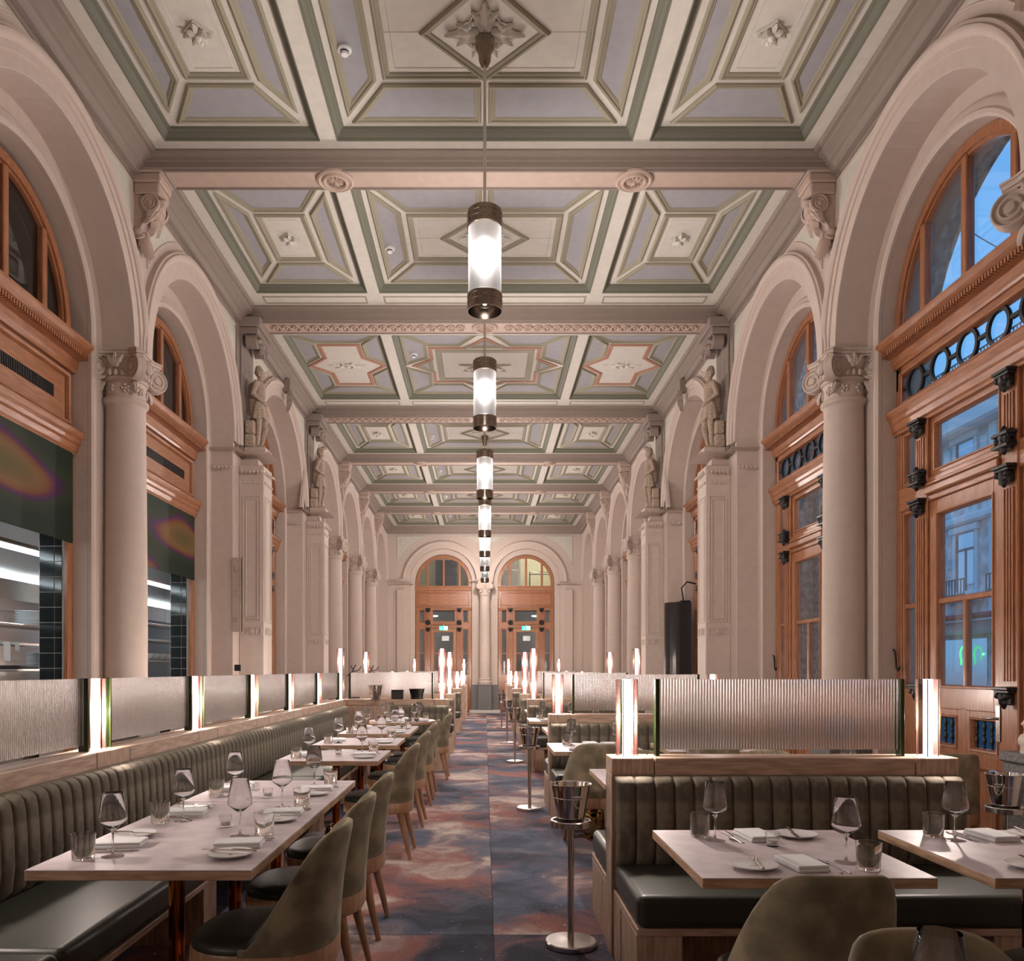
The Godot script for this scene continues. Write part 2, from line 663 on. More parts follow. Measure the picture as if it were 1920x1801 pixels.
# ---------------------------------------------------------------- floor
func build_floor() -> void:
	var fl := struct_("floor", "woven galaxy carpet in navy, rust and cream laid in broad panels", "floor")
	part(fl, "subfloor", MB.new().box(P(-6.2, -0.3, 30.5), P(5.2, -0.006, -3.2)), M.carpet_under)
	part(fl, "stone_border", MB.new().box(P(-W, -0.004, DEND), P(W, 0.0, 25.4)), M.floor_stone)
	var tx := [carpet_texture(0, 4), carpet_texture(0, 31), carpet_texture(1, 14), carpet_texture(1, 23)]
	var cuts := [-3.0, -0.37, 4.2, 8.77, 13.34, 17.91, 22.48, 25.4]
	var pick := [[1, 0], [0, 1], [2, 3], [3, 2], [2, 3], [3, 2], [2, 3]]
	for k in cuts.size() - 1:
		for s in 2:
			var x0 := -W if s == 0 else 0.045
			var x1 := 0.045 if s == 0 else W
			var m := StandardMaterial3D.new()
			m.resource_name = "carpet"
			m.albedo_texture = tx[pick[k][s]]
			m.roughness = 0.95
			var a := []
			a.resize(Mesh.ARRAY_MAX)
			var g := 0.0015
			var d0: float = cuts[k] + g
			var d1: float = cuts[k + 1] - g
			var y := 0.008
			var b := MB.new().box(P(x0 + g, 0.0, d1), P(x1 - g, y, d0), 0.002)
			a[Mesh.ARRAY_VERTEX] = b.v
			a[Mesh.ARRAY_NORMAL] = b.n
			var uv := PackedVector2Array()
			for q in b.v:
				var uu := clampf((q.x - x0) / 3.21, 0.001, 0.999)
				var vv := clampf((-q.z - d0) / 4.58, 0.001, 0.999)
				uv.append(Vector2(1.0 - uu if k % 4 > 1 else uu, 1.0 - vv if k % 3 == 2 else vv))
			a[Mesh.ARRAY_TEX_UV] = uv
			var am := ArrayMesh.new()
			am.add_surface_from_arrays(Mesh.PRIMITIVE_TRIANGLES, a)
			part(fl, "carpet_panel", am, m)

# ---------------------------------------------------------------- ceiling
func frame_mould(par: Node, called: String, poly: PackedVector2Array, prof: Array, mt: Material) -> void:
	part(par, called, MB.new().sweep(ccw(poly), true, prof, true), mt)

const MOULD := [Vector2(0.062, 6.10), Vector2(0.062, 6.088), Vector2(0.048, 6.074), Vector2(0.034, 6.078), Vector2(0.03, 6.086), Vector2(0.012, 6.088), Vector2(0.0, 6.096)]

func flat_poly(par: Node, called: String, poly: PackedVector2Array, y: float, mt: Material) -> void:
	var T := Transform3D(Basis(Vector3(1, 0, 0), Vector3(0, 0, 1), Vector3(0, -1, 0)), Vector3(0, y, 0))
	part(par, called, MB.new().at(T).prism(poly, 0.0, 0.004), mt)

func lav(par: Node, poly: PackedVector2Array) -> void:
	poly = ccw(poly)
	flat_poly(par, "panel", poly, 6.101, M.lavender)
	frame_mould(par, "moulding", poly, MOULD, M.olive)

func inset(poly: PackedVector2Array, d: float) -> PackedVector2Array:
	var r := Geometry2D.offset_polygon(ccw(poly), -d, Geometry2D.JOIN_MITER)
	return r[0] if r.size() else poly

func shift(pts: Array, cx: float, cz: float) -> PackedVector2Array:
	var p := PackedVector2Array()
	for q in pts:
		p.append(Vector2(cx + q[0], cz + q[1]))
	return p

func relief_diamond(kind: int) -> ArrayMesh:
	# acanthus ornament hanging from the ceiling, y down from 0
	var key := "relief%d" % kind
	if cache.has(key):
		return cache[key]
	var m := MB.new()
	var dn := Vector3.DOWN
	if kind == 0:
		for k in 4:
			var a := k * PI / 2 + 0.0
			var d := Vector3(cos(a), 0, sin(a))
			m.leaf(d * 0.03, d, dn, 0.27, 0.055, 0.035, 4, 0.02)
			for s in [-1.0, 1.0]:
				var d2 := Vector3(cos(a + s * 0.55), 0, sin(a + s * 0.55))
				m.leaf(d * 0.05, d2, dn, 0.19, 0.04, 0.028, 3, 0.015)
				var cpts := []
				for t in 9:
					var q := t / 8.0
					var aa: float = a + s * (0.25 + 0.65 * q)
					cpts.append(Vector3(cos(aa), 0, sin(aa)) * (0.2 - 0.06 * q) + dn * 0.01)
				m.tube(cpts, 0.008, 5)
				m.ball(cpts[8] + dn * 0.012, Vector3.ONE * 0.018, 6, 4)
		for k in 8:
			var a := k * PI / 4 + 0.39
			m.leaf(Vector3.ZERO, Vector3(cos(a), 0, sin(a)), dn, 0.13, 0.035, 0.04, 2, 0.02)
	elif kind == 1:
		for k in 4:
			var a := k * PI / 2 + PI / 4 * 0.0
			m.leaf(Vector3.ZERO, Vector3(cos(a), 0, sin(a)), dn, 0.11, 0.035, 0.03, 3, 0.012)
			a += PI / 4
			m.leaf(Vector3.ZERO, Vector3(cos(a), 0, sin(a)), dn, 0.085, 0.03, 0.04, 2, 0.02)
		m.ball(dn * 0.03, Vector3(0.03, 0.025, 0.03), 8, 5)
		m.box(Vector3(-0.004, -0.004, -0.004), Vector3(0.004, 0, 0.004))
	else:
		for s in [-1.0, 1.0]:
			m.leaf(Vector3(0.08 * s, 0, 0), Vector3(s, 0, 0.15), dn, 0.26, 0.045, 0.02, 4, 0.005)
			m.leaf(Vector3(0.05 * s, 0, 0), Vector3(s, 0, -0.5), dn, 0.2, 0.03, 0.016, 3, 0.005)
			m.leaf(Vector3(0.04 * s, 0, 0.04), Vector3(s * 0.5, 0, 1), dn, 0.12, 0.03, 0.016, 2, 0.005)
		var ring := []
		for k in 16:
			ring.append(Vector3(0.11 * cos(TAU * k / 16), -0.012, 0.085 * sin(TAU * k / 16)))
		m.tube(ring, 0.016, 6, true)
		m.ball(Vector3(0, -0.015, 0), Vector3(0.05, 0.03, 0.04), 8, 5)
	cache[key] = m.mesh()
	return cache[key]

func coffer(cl: Node3D, x0: float, x1: float, d0: float, d1: float, star: bool, centre: bool) -> void:
	var c := Node3D.new()
	c.name = "coffer"
	cl.add_child(c, true)
	var z0 := -d1
	var z1 := -d0
	var cx := (x0 + x1) * 0.5
	var cz := (z0 + z1) * 0.5
	var a := (x1 - x0) * 0.5
	var b := (z1 - z0) * 0.5
	frame_mould(c, "cove", rect(x0, z0, x1, z1), [Vector2(0.0, 6.018), Vector2(-0.012, 6.02), Vector2(-0.018, 6.04), Vector2(-0.04, 6.052), Vector2(-0.05, 6.072), Vector2(-0.07, 6.08), Vector2(-0.075, 6.101)], M.dark_green)
	part(c, "ground", MB.new().box(Vector3(x0, 6.10, z0), Vector3(x1, 6.13, z1)), M.cream)
	if not star:
		var ox := a - 0.10
		var oz := b - 0.10
		var ix := 0.75 if centre else 0.20
		var iz := b - 0.70
		# central panel
		frame_mould(c, "moulding", shift([[-ix, -iz], [ix, -iz], [ix, iz], [-ix, iz]], cx, cz), MOULD, M.olive)
		var gx := ix + 0.085
		var gz := iz + 0.085
		var out := [[-ox, -oz], [ox, -oz], [ox, oz], [-ox, oz]]
		var inn := [[-gx, -gz], [gx, -gz], [gx, gz], [-gx, gz]]
		for k in 4:
			var k1 := (k + 1) % 4
			var q := shift([out[k], out[k1], inn[k1], inn[k]], cx, cz)
			q = inset(q, 0.092)
			if centre and (k == 0 or k == 2):
				for s in [-1.0, 1.0]:
					var half := PackedVector2Array([Vector2(cx + s * 0.09, cz - 3), Vector2(cx + s * 3, cz - 3), Vector2(cx + s * 3, cz + 3), Vector2(cx + s * 0.09, cz + 3)])
					var r := Geometry2D.intersect_polygons(ccw(q), ccw(half))
					if r.size():
						lav(c, r[0])
			else:
				lav(c, q)
		if centre:
			var dm := 0.40
			frame_mould(c, "diamond_moulding", shift([[-dm, 0], [0, -dm], [dm, 0], [0, dm]], cx, cz), MOULD, M.olive)
			part(c, "acanthus_relief", relief_diamond(0), M.plaster_relief, Transform3D(Basis(), Vector3(cx, 6.10, cz)))
			var g := MB.new()
			for s in [-1.0, 1.0]:
				g.box(Vector3(cx + s * 0.62 - 0.14, 6.098, cz - 0.004), Vector3(cx + s * 0.62 + 0.14, 6.102, cz + 0.004))
			frame_mould(c, "inner_fillet", shift([[-ix + 0.05, -iz + 0.05], [ix - 0.05, -iz + 0.05], [ix - 0.05, iz - 0.05], [-ix + 0.05, iz - 0.05]], cx, cz), [Vector2(0.006, 6.10), Vector2(0.003, 6.096), Vector2(0, 6.10)], M.spandrel)
			part(c, "fillet_line", g, M.spandrel)
		else:
			part(c, "relief_plate", MB.new().at(Transform3D(Basis(Vector3.UP, PI / 4), Vector3(cx, 6.10, cz))).box(Vector3(-0.085, -0.012, -0.085), Vector3(0.085, 0, 0.085), 0.004), M.plaster_relief)
			part(c, "rosette_relief", relief_diamond(1), M.plaster_relief, Transform3D(Basis(), Vector3(cx, 6.088, cz)))
			frame_mould(c, "inner_fillet", shift([[-ix + 0.05, -iz + 0.05], [ix - 0.05, -iz + 0.05], [ix - 0.05, iz - 0.05], [-ix + 0.05, iz - 0.05]], cx, cz), [Vector2(0.006, 6.10), Vector2(0.003, 6.096), Vector2(0, 6.10)], M.spandrel)
	else:
		var line := [Vector2(0.028, 6.10), Vector2(0.026, 6.088), Vector2(0.0, 6.082), Vector2(-0.026, 6.088), Vector2(-0.028, 6.10)]
		if centre:
			var hx := 0.62 * a
			var hz := 0.52 * b
			frame_mould(c, "star_moulding", shift([[hx, -0.2 * b], [0.84 * a, 0], [hx, 0.2 * b], [hx, hz], [0.22 * a, hz], [0, 0.78 * b], [-0.22 * a, hz], [-hx, hz], [-hx, 0.2 * b], [-0.84 * a, 0], [-hx, -0.2 * b], [-hx, -hz], [-0.22 * a, -hz], [0, -0.78 * b], [0.22 * a, -hz], [hx, -hz]], cx, cz), line, M.terracotta)
			frame_mould(c, "border_band", shift([[-0.5 * a, -0.40 * b], [0.5 * a, -0.40 * b], [0.5 * a, 0.40 * b], [-0.5 * a, 0.40 * b]], cx, cz), [Vector2(0.09, 6.10), Vector2(0.085, 6.09), Vector2(0.0, 6.09), Vector2(-0.005, 6.10)], M.olive)
			for sx in [-1.0, 1.0]:
				lav(c, shift([[sx * 0.66 * a, -0.1 * b], [sx * 0.76 * a, 0], [sx * 0.66 * a, 0.1 * b]], cx, cz))
				lav(c, shift([[-0.12 * a, sx * 0.59 * b], [0.12 * a, sx * 0.59 * b], [0, sx * 0.69 * b]], cx, cz))
				for sz in [-1.0, 1.0]:
					lav(c, shift([[sx * 0.89 * a, sz * 0.13 * b], [sx * 0.89 * a, sz * 0.80 * b], [sx * 0.70 * a, sz * 0.62 * b], [sx * 0.70 * a, sz * 0.27 * b]], cx, cz))
					lav(c, shift([[sx * 0.82 * a, sz * 0.87 * b], [sx * 0.14 * a, sz * 0.87 * b], [sx * 0.30 * a, sz * 0.64 * b], [sx * 0.62 * a, sz * 0.64 * b]], cx, cz))
			part(c, "arabesque_relief", relief_diamond(2), M.olive, Transform3D(Basis().scaled(Vector3(1.2, 1, 1.2)), Vector3(cx, 6.10, cz)))
			for w in [["A", -0.3], ["L", -0.2], ["A", 0.3]]:
				var tm := TextMesh.new()
				tm.text = w[0]
				tm.font_size = 10
				tm.pixel_size = 0.012
				tm.depth = 0.006
				part(c, "letter", tm, M.olive, Transform3D(Basis(Vector3.RIGHT, PI / 2), Vector3(cx + w[1], 6.097, cz - 0.2)))
		else:
			var q := 0.42 * a
			frame_mould(c, "star_moulding", shift([[q, -0.6 * b], [q, -0.24 * b], [0.84 * a, 0], [q, 0.24 * b], [q, 0.6 * b], [-q, 0.6 * b], [-q, 0.24 * b], [-0.84 * a, 0], [-q, -0.24 * b], [-q, -0.6 * b]], cx, cz), line, M.terracotta)
			for sx in [-1.0, 1.0]:
				lav(c, shift([[-0.80 * a, sx * 0.88 * b], [0.80 * a, sx * 0.88 * b], [0.42 * a, sx * 0.72 * b], [-0.42 * a, sx * 0.72 * b]], cx, cz))
				for sz in [-1.0, 1.0]:
					lav(c, shift([[sx * 0.86 * a, sz * 0.14 * b], [sx * 0.86 * a, sz * 0.80 * b], [sx * 0.58 * a, sz * 0.62 * b], [sx * 0.58 * a, sz * 0.30 * b]], cx, cz))
			part(c, "arabesque_relief", relief_diamond(2), M.plaster_relief, Transform3D(Basis().scaled(Vector3(0.9, 1, 0.9)), Vector3(cx, 6.10, cz)))

func rosette_mesh() -> ArrayMesh:
	if not cache.has("rosette"):
		var m := MB.new()
		m.lathe([Vector2(0.17, 0.0), Vector2(0.168, 0.02), Vector2(0.15, 0.03), Vector2(0.135, 0.02), Vector2(0.12, 0.018), Vector2(0.115, 0.034), Vector2(0.10, 0.04), Vector2(0.088, 0.03), Vector2(0.084, 0.008), Vector2(0, 0.008)], 28, 30)
		for k in 10:
			var a := TAU * k / 10
			m.leaf(Vector3(0, 0.008, 0), Vector3(cos(a), 0, sin(a)), Vector3.UP, 0.08, 0.022, 0.026, 1, 0.0)
		m.ball(Vector3(0, 0.02, 0), Vector3(0.022, 0.022, 0.022), 8, 5)
		cache.rosette = m.mesh()
	return cache.rosette

func build_ceiling() -> void:
	var cl := struct_("ceiling", "coffered plaster ceiling painted cream, lavender and olive green", "ceiling")
	part(cl, "slab", MB.new().box(P(-W - 0.7, 6.13, DEND + 0.6), P(W + 0.7, 6.45, -3.2)), M.cream)
	part(cl, "slab_behind", MB.new().box(P(-W, 6.02, 4.2), P(W, 6.14, -3.2)), M.cream)
	var n := BEAM.size()
	for k in n:
		var w: float = 0.33 if WIDE[k] else 0.21
		var d0: float = BEAM[k] + w
		var d1: float = DEND - 0.34
		if k < n - 1:
			d1 = BEAM[k + 1] - (0.33 if WIDE[k + 1] else 0.21)
		var star := k == 2
		var far_strip := 0.22 if (k == 1 or k == 2) else 0.0
		var near_strip := 0.16 if k == 2 else 0.0
		var e0 := d0 + 0.10 + near_strip
		var e1 := d1 - 0.10 - far_strip
		var ribs := MB.new()
		for x in [[-XC, -2.80], [-1.44, -1.295], [1.295, 1.44], [2.80, XC]]:
			ribs.box(P(x[0], YC, e1), P(x[1], 6.14, e0))
		ribs.box(P(-XC, YC, e0), P(XC, 6.14, d0))
		ribs.box(P(-XC, YC, d1), P(XC, 6.14, e1))
		part(cl, "rib_grid", ribs, M.cream)
		if far_strip > 0:
			for x in [[-2.75, -1.48], [-1.25, 1.25], [1.48, 2.75]]:
				part(cl, "strip_fillet", MB.new().sweep(ccw(rect(x[0], -(e1 + far_strip + 0.04), x[1], -(e1 + 0.09))), true, [Vector2(0.01, YC), Vector2(0.006, YC - 0.008), Vector2(-0.006, YC - 0.008), Vector2(-0.01, YC)], true), M.olive)
		coffer(cl, -2.80, -1.44, e0, e1, star, false)
		coffer(cl, -1.295, 1.295, e0, e1, star, true)
		coffer(cl, 1.44, 2.80, e0, e1, star, false)
		# the beam itself
		var T := Transform3D(Basis(Vector3(0, 0, -1), Vector3(0, 1, 0), Vector3(1, 0, 0)), Vector3(0, 0, -BEAM[k]))
		var bm := Node3D.new()
		bm.name = "beam"
		cl.add_child(bm, true)
		var hb := 0.19 if WIDE[k] else 0.155
		var pr := PackedVector2Array()
		var steps := [[w, 6.14], [w, 6.0], [w - 0.012, 5.985], [hb + 0.03, 5.965], [hb + 0.025, 5.935], [hb + 0.012, 5.93], [hb + 0.01, 5.885], [hb, 5.875]]
		for s in steps:
			pr.append(Vector2(-s[0], s[1]))
		for q in range(steps.size() - 1, -1, -1):
			pr.append(Vector2(steps[q][0], steps[q][1]))
		part(bm, "beam_body", MB.new().at(T).prism(pr, -W, W), M.taupe)
		part(bm, "soffit_panel", MB.new().box(P(-2.86, 5.872, BEAM[k] + hb - 0.035), P(2.86, 5.88, BEAM[k] - hb + 0.035), 0.003), M.beam_pink)
		part(bm, "soffit_moulding", MB.new().sweep(ccw(rect(-2.87, -BEAM[k] - hb + 0.03, 2.87, -BEAM[k] + hb - 0.03)), true, [Vector2(0.02, 5.876), Vector2(0.018, 5.862), Vector2(0.004, 5.858), Vector2(-0.006, 5.866), Vector2(-0.012, 5.874)], true), M.taupe)
		var ros := Transform3D(Basis(Vector3.RIGHT, PI), Vector3(0, 5.874, -BEAM[k]))
		if WIDE[k]:
			var g := MB.new()
			for q in 44:
				var x := -2.72 + 5.44 * q / 43.0
				if absf(x) < 0.2:
					continue
				var ring := []
				for t in 10:
					ring.append(P(x + 0.052 * cos(TAU * t / 10), 5.864, BEAM[k] + 0.075 * sin(TAU * t / 10)))
				g.tube(ring, 0.012, 5, true)
				g.ball(P(x, 5.866, BEAM[k]), Vector3(0.02, 0.014, 0.03), 6, 4)
			part(bm, "guilloche", g, M.beam_pink)
			part(bm, "rosette", rosette_mesh(), M.beam_pink, ros)
		else:
			for x in [-1.365, 1.365]:
				ros.origin.x = x
				part(bm, "rosette", rosette_mesh(), M.beam_pink, ros)
	# cornice along the side walls and the end wall
	var prof := [Vector2(0.0, 6.03), Vector2(0.0, 6.005), Vector2(-0.02, 5.99), Vector2(-0.05, 5.985), Vector2(-0.058, 5.955), Vector2(-0.085, 5.945), Vector2(-0.12, 5.925), Vector2(-0.125, 5.90), Vector2(-0.15, 5.89), Vector2(-0.175, 5.86), Vector2(-0.18, 5.835), Vector2(-0.225, 5.825), Vector2(-0.23, 5.80), Vector2(-0.25, 5.795)]
	var path := PackedVector2Array([Vector2(-XC, 3.2), Vector2(-XC, -(DEND - 0.34)), Vector2(XC, -(DEND - 0.34)), Vector2(XC, 3.2)])
	# mitre the two far corners by sweeping the whole U at once; offsets point outwards (to the walls)
	var u := MB.new()
	var rings := []
	for p in prof:
		var o := MB.offset(path, false, -p.x)
		var r := PackedVector3Array()
		for q in o:
			r.append(Vector3(q.x, p.y, q.y))
		rings.append(r)
	u.grid(rings, false, false, 25.0)
	part(cl, "cornice", u, M.taupe)

# ---------------------------------------------------------------- walls
func wall_T(side: int) -> Transform3D:
	if side == 2:
		return Transform3D(Basis(Vector3(1, 0, 0), Vector3(0, 1, 0), Vector3(0, 0, -1)), P(0, 0, DEND))
	return Transform3D(Basis(Vector3(0, 0, -1), Vector3(0, 1, 0), Vector3(side, 0, 0)), Vector3(side * W, 0, 0))

const ARCHIVOLT := [Vector2(0, 0.0), Vector2(0, -0.018), Vector2(-0.004, -0.022), Vector2(-0.105, -0.022), Vector2(-0.108, -0.034), Vector2(-0.16, -0.036), Vector2(-0.165, -0.05), Vector2(-0.185, -0.064), Vector2(-0.205, -0.07), Vector2(-0.222, -0.066), Vector2(-0.23, -0.05), Vector2(-0.25, -0.046), Vector2(-0.25, 0.0)]
const INNER := [Vector2(0.0, 0.268), Vector2(0.0, 0.238), Vector2(-0.02, 0.222), Vector2(-0.045, 0.222), Vector2(-0.06, 0.238), Vector2(-0.10, 0.242), Vector2(-0.112, 0.25), Vector2(-0.125, 0.262)]

func clip_top(path: PackedVector2Array) -> PackedVector2Array:
	return path

func column_meshes() -> Dictionary:
	if cache.has("column"):
		return cache.column
	var o := {}
	# origin at the column axis, floor level
	o.shaft = MB.new().lathe([Vector2(0.18, 1.12), Vector2(0.186, 1.3), Vector2(0.186, 2.0), Vector2(0.178, 3.0), Vector2(0.170, 3.74), Vector2(0.172, 3.77), Vector2(0.18, 3.785), Vector2(0.188, 3.79), Vector2(0.198, 3.805), Vector2(0.198, 3.825), Vector2(0.188, 3.84), Vector2(0.175, 3.845)], 40, 30).mesh()
	o.base = MB.new().lathe([Vector2(0.225, 0.92), Vector2(0.225, 0.96), Vector2(0.235, 0.975), Vector2(0.235, 1.0), Vector2(0.225, 1.02), Vector2(0.208, 1.03), Vector2(0.205, 1.055), Vector2(0.208, 1.07), Vector2(0.222, 1.085), Vector2(0.208, 1.105), Vector2(0.19, 1.112), Vector2(0.183, 1.125)], 36, 40).mesh()
	o.plinth = MB.new().box(Vector3(-0.225, 0.0, -0.225), Vector3(0.225, 0.86, 0.225), 0.01).box(Vector3(-0.24, 0.86, -0.24), Vector3(0.24, 0.92, 0.24), 0.01).mesh()
	var cap := MB.new()
	cap.lathe([Vector2(0.172, 3.84), Vector2(0.172, 3.95), Vector2(0.178, 3.985), Vector2(0.192, 3.99), Vector2(0.196, 4.01), Vector2(0.188, 4.02), Vector2(0.19, 4.06), Vector2(0.2, 4.10), Vector2(0.21, 4.15), Vector2(0.21, 4.2)], 36, 40)
	# concave abacus
	var ab := PackedVector2Array()
	for k in 4:
		var a := k * PI / 2 + PI / 4
		var c1 := Vector2(cos(a), sin(a))
		var t := Vector2(-c1.y, c1.x)
		ab.append(c1 * 0.315 - t * 0.03)
		ab.append(c1 * 0.315 + t * 0.03)
		for s in 3:
			var q := (s + 1) / 4.0
			var a2 := a + PI / 2
			var c2 := Vector2(cos(a2), sin(a2))
			var p := (c1 * 0.315).lerp(c2 * 0.315, q)
			var mid := (c1 + c2).normalized()
			ab.append(p - mid * 0.018 * sin(PI * q))
	var TA := Transform3D(Basis(Vector3(1, 0, 0), Vector3(0, 0, 1), Vector3(0, 1, 0)), Vector3.ZERO)
	cap.at(TA).prism(MB.offset(ab, true, -0.012), 4.185, 4.205)
	cap.prism(ab, 4.205, 4.235)
	cap.prism(MB.offset(ab, true, 0.01), 4.235, 4.25)
	# volutes on the diagonals, a spiral ridge on both faces
	for k in 4:
		var a := k * PI / 2 + PI / 4
		var dir := Vector3(cos(a), 0, sin(a))
		var side := Vector3(-sin(a), 0, cos(a))
		for s in [-1.0, 1.0]:
			var fdir: Vector3 = (dir * 0.15 + side * s).normalized()
			var xax: Vector3 = Vector3.UP.cross(fdir).normalized()
			var T := Transform3D(Basis(xax, fdir, xax.cross(fdir)), dir * 0.265 + side * s * 0.02 + Vector3.UP * 4.085).scaled_local(Vector3.ONE * 1.22)
			cap.at(T).lathe([Vector2(0.088, -0.02), Vector2(0.09, 0.012), Vector2(0.085, 0.026), Vector2(0.078, 0.028), Vector2(0.07, 0.016), Vector2(0.06, 0.016), Vector2(0.055, 0.029), Vector2(0.045, 0.031), Vector2(0.038, 0.02), Vector2(0.03, 0.02), Vector2(0.024, 0.034), Vector2(0.0, 0.036)], 20, 35)
		cap.at(Transform3D())
		cap.leaf(dir * 0.18 + Vector3.UP * 3.99, dir * 0.35 + Vector3.DOWN, dir, 0.13, 0.05, 0.04, 2)
		# egg band, central palmette and rosettes on the neck
		var b := k * PI / 2
		var fd := Vector3(cos(b), 0, sin(b))
		var fs := Vector3(-sin(b), 0, cos(b))
		for q in [-1, 0, 1]:
			cap.ball(fd * 0.198 + fs * 0.055 * q + Vector3.UP * 4.045, Vector3(0.022, 0.03, 0.022), 8, 5)
		for q in [-1.0, 0.0, 1.0]:
			cap.leaf(fd * 0.21 + Vector3.UP * 4.09, Vector3.UP + fs * q * 0.7, fd, 0.13, 0.035, 0.03, 3)
		for q in [-0.4, 0.4]:
			var rd := Vector3(cos(b + q), 0, sin(b + q))
			cap.ball(rd * 0.176 + Vector3.UP * 3.915, Vector3.ONE * 0.016, 6, 4)
			for w in 5:
				var an := TAU * w / 5
				var sd := Vector3(-rd.z, 0, rd.x)
				cap.ball(rd * 0.173 + Vector3.UP * (3.915 + 0.028 * sin(an)) + sd * 0.028 * cos(an), Vector3.ONE * 0.017, 6, 4)
	o.capital = cap.mesh()
	cache.column = o
	return o

func add_column(par: Node, pos: Vector3) -> void:
	var cm := column_meshes()
	var c := Node3D.new()
	c.name = "column"
	c.position = pos
	par.add_child(c, true)
	part(c, "plinth", cm.plinth, M.plinth)
	part(c, "base", cm.base, M.wall)
	part(c, "shaft", cm.shaft, M.wall)
	part(c, "capital", cm.capital, M.wall)

# scroll console with leaf and shell under a beam end; local: u along wall, y up, w into wall (room at -w)
func console_mesh() -> ArrayMesh:
	if cache.has("console"):
		return cache.console
	var m := MB.new()
	m.box(Vector3(-0.15, 5.86, -0.27), Vector3(0.15, 5.93, 0.0), 0.01)
	m.box(Vector3(-0.135, 5.78, -0.25), Vector3(0.135, 5.86, 0.0), 0.012)
	m.box(Vector3(-0.12, 5.68, -0.23), Vector3(0.12, 5.78, 0.0), 0.012)
	# side profile of the scroll in (w, y)
	var pr := PackedVector2Array([Vector2(0, 5.68), Vector2(0, 5.36)])
	for k in 9:
		var t := k / 8.0
		pr.append(Vector2(-0.05 - 0.16 * pow(t, 1.3), 5.36 + 0.22 * t))
	for k in 6:
		var a := -0.6 + 2.6 * k / 5.0
		pr.append(Vector2(-0.145 - 0.075 * cos(a), 5.60 + 0.075 * sin(a)))
	var T := Transform3D(Basis(Vector3(0, 0, 1), Vector3(0, 1, 0), Vector3(1, 0, 0)), Vector3.ZERO)
	m.at(T).prism(pr, -0.10, 0.10)
	m.at(Transform3D())
	for s in [-1.0, 1.0]:
		var TV := Transform3D(Basis(Vector3(0, 1, 0), Vector3(s, 0, 0), Vector3(0, 0, -s)), Vector3(s * 0.10, 5.60, -0.145))
		m.at(TV).lathe([Vector2(0.085, -0.02), Vector2(0.085, 0.012), Vector2(0.07, 0.018), Vector2(0.06, 0.006), Vector2(0.05, 0.008), Vector2(0.042, 0.02), Vector2(0.03, 0.01), Vector2(0.02, 0.022), Vector2(0, 0.024)], 16, 35)
		m.at(Transform3D())
	m.leaf(Vector3(0, 5.68, -0.22), Vector3(0, -1, 0.42), Vector3(0, 0.2, -1), 0.36, 0.10, 0.06, 5, 0.02)
	for s in [-1.0, 1.0]:
		m.leaf(Vector3(s * 0.04, 5.62, -0.2), Vector3(s * 0.35, -1, 0.5), Vector3(s * 0.3, 0.2, -1), 0.26, 0.06, 0.05, 4, 0.02)
	# shell
	for k in 7:
		var a := -0.9 + 1.8 * k / 6.0
		m.leaf(Vector3(0, 5.38, -0.04), Vector3(sin(a), -cos(a), -0.05), Vector3(0, 0.2, -1), 0.22, 0.035, 0.045, 1, 0.0)
	for s in [-1.0, 1.0]:
		m.ball(Vector3(s * 0.1, 5.33, -0.03), Vector3(0.045, 0.05, 0.05), 10, 6)
	cache.console = m.mesh()
	return cache.console

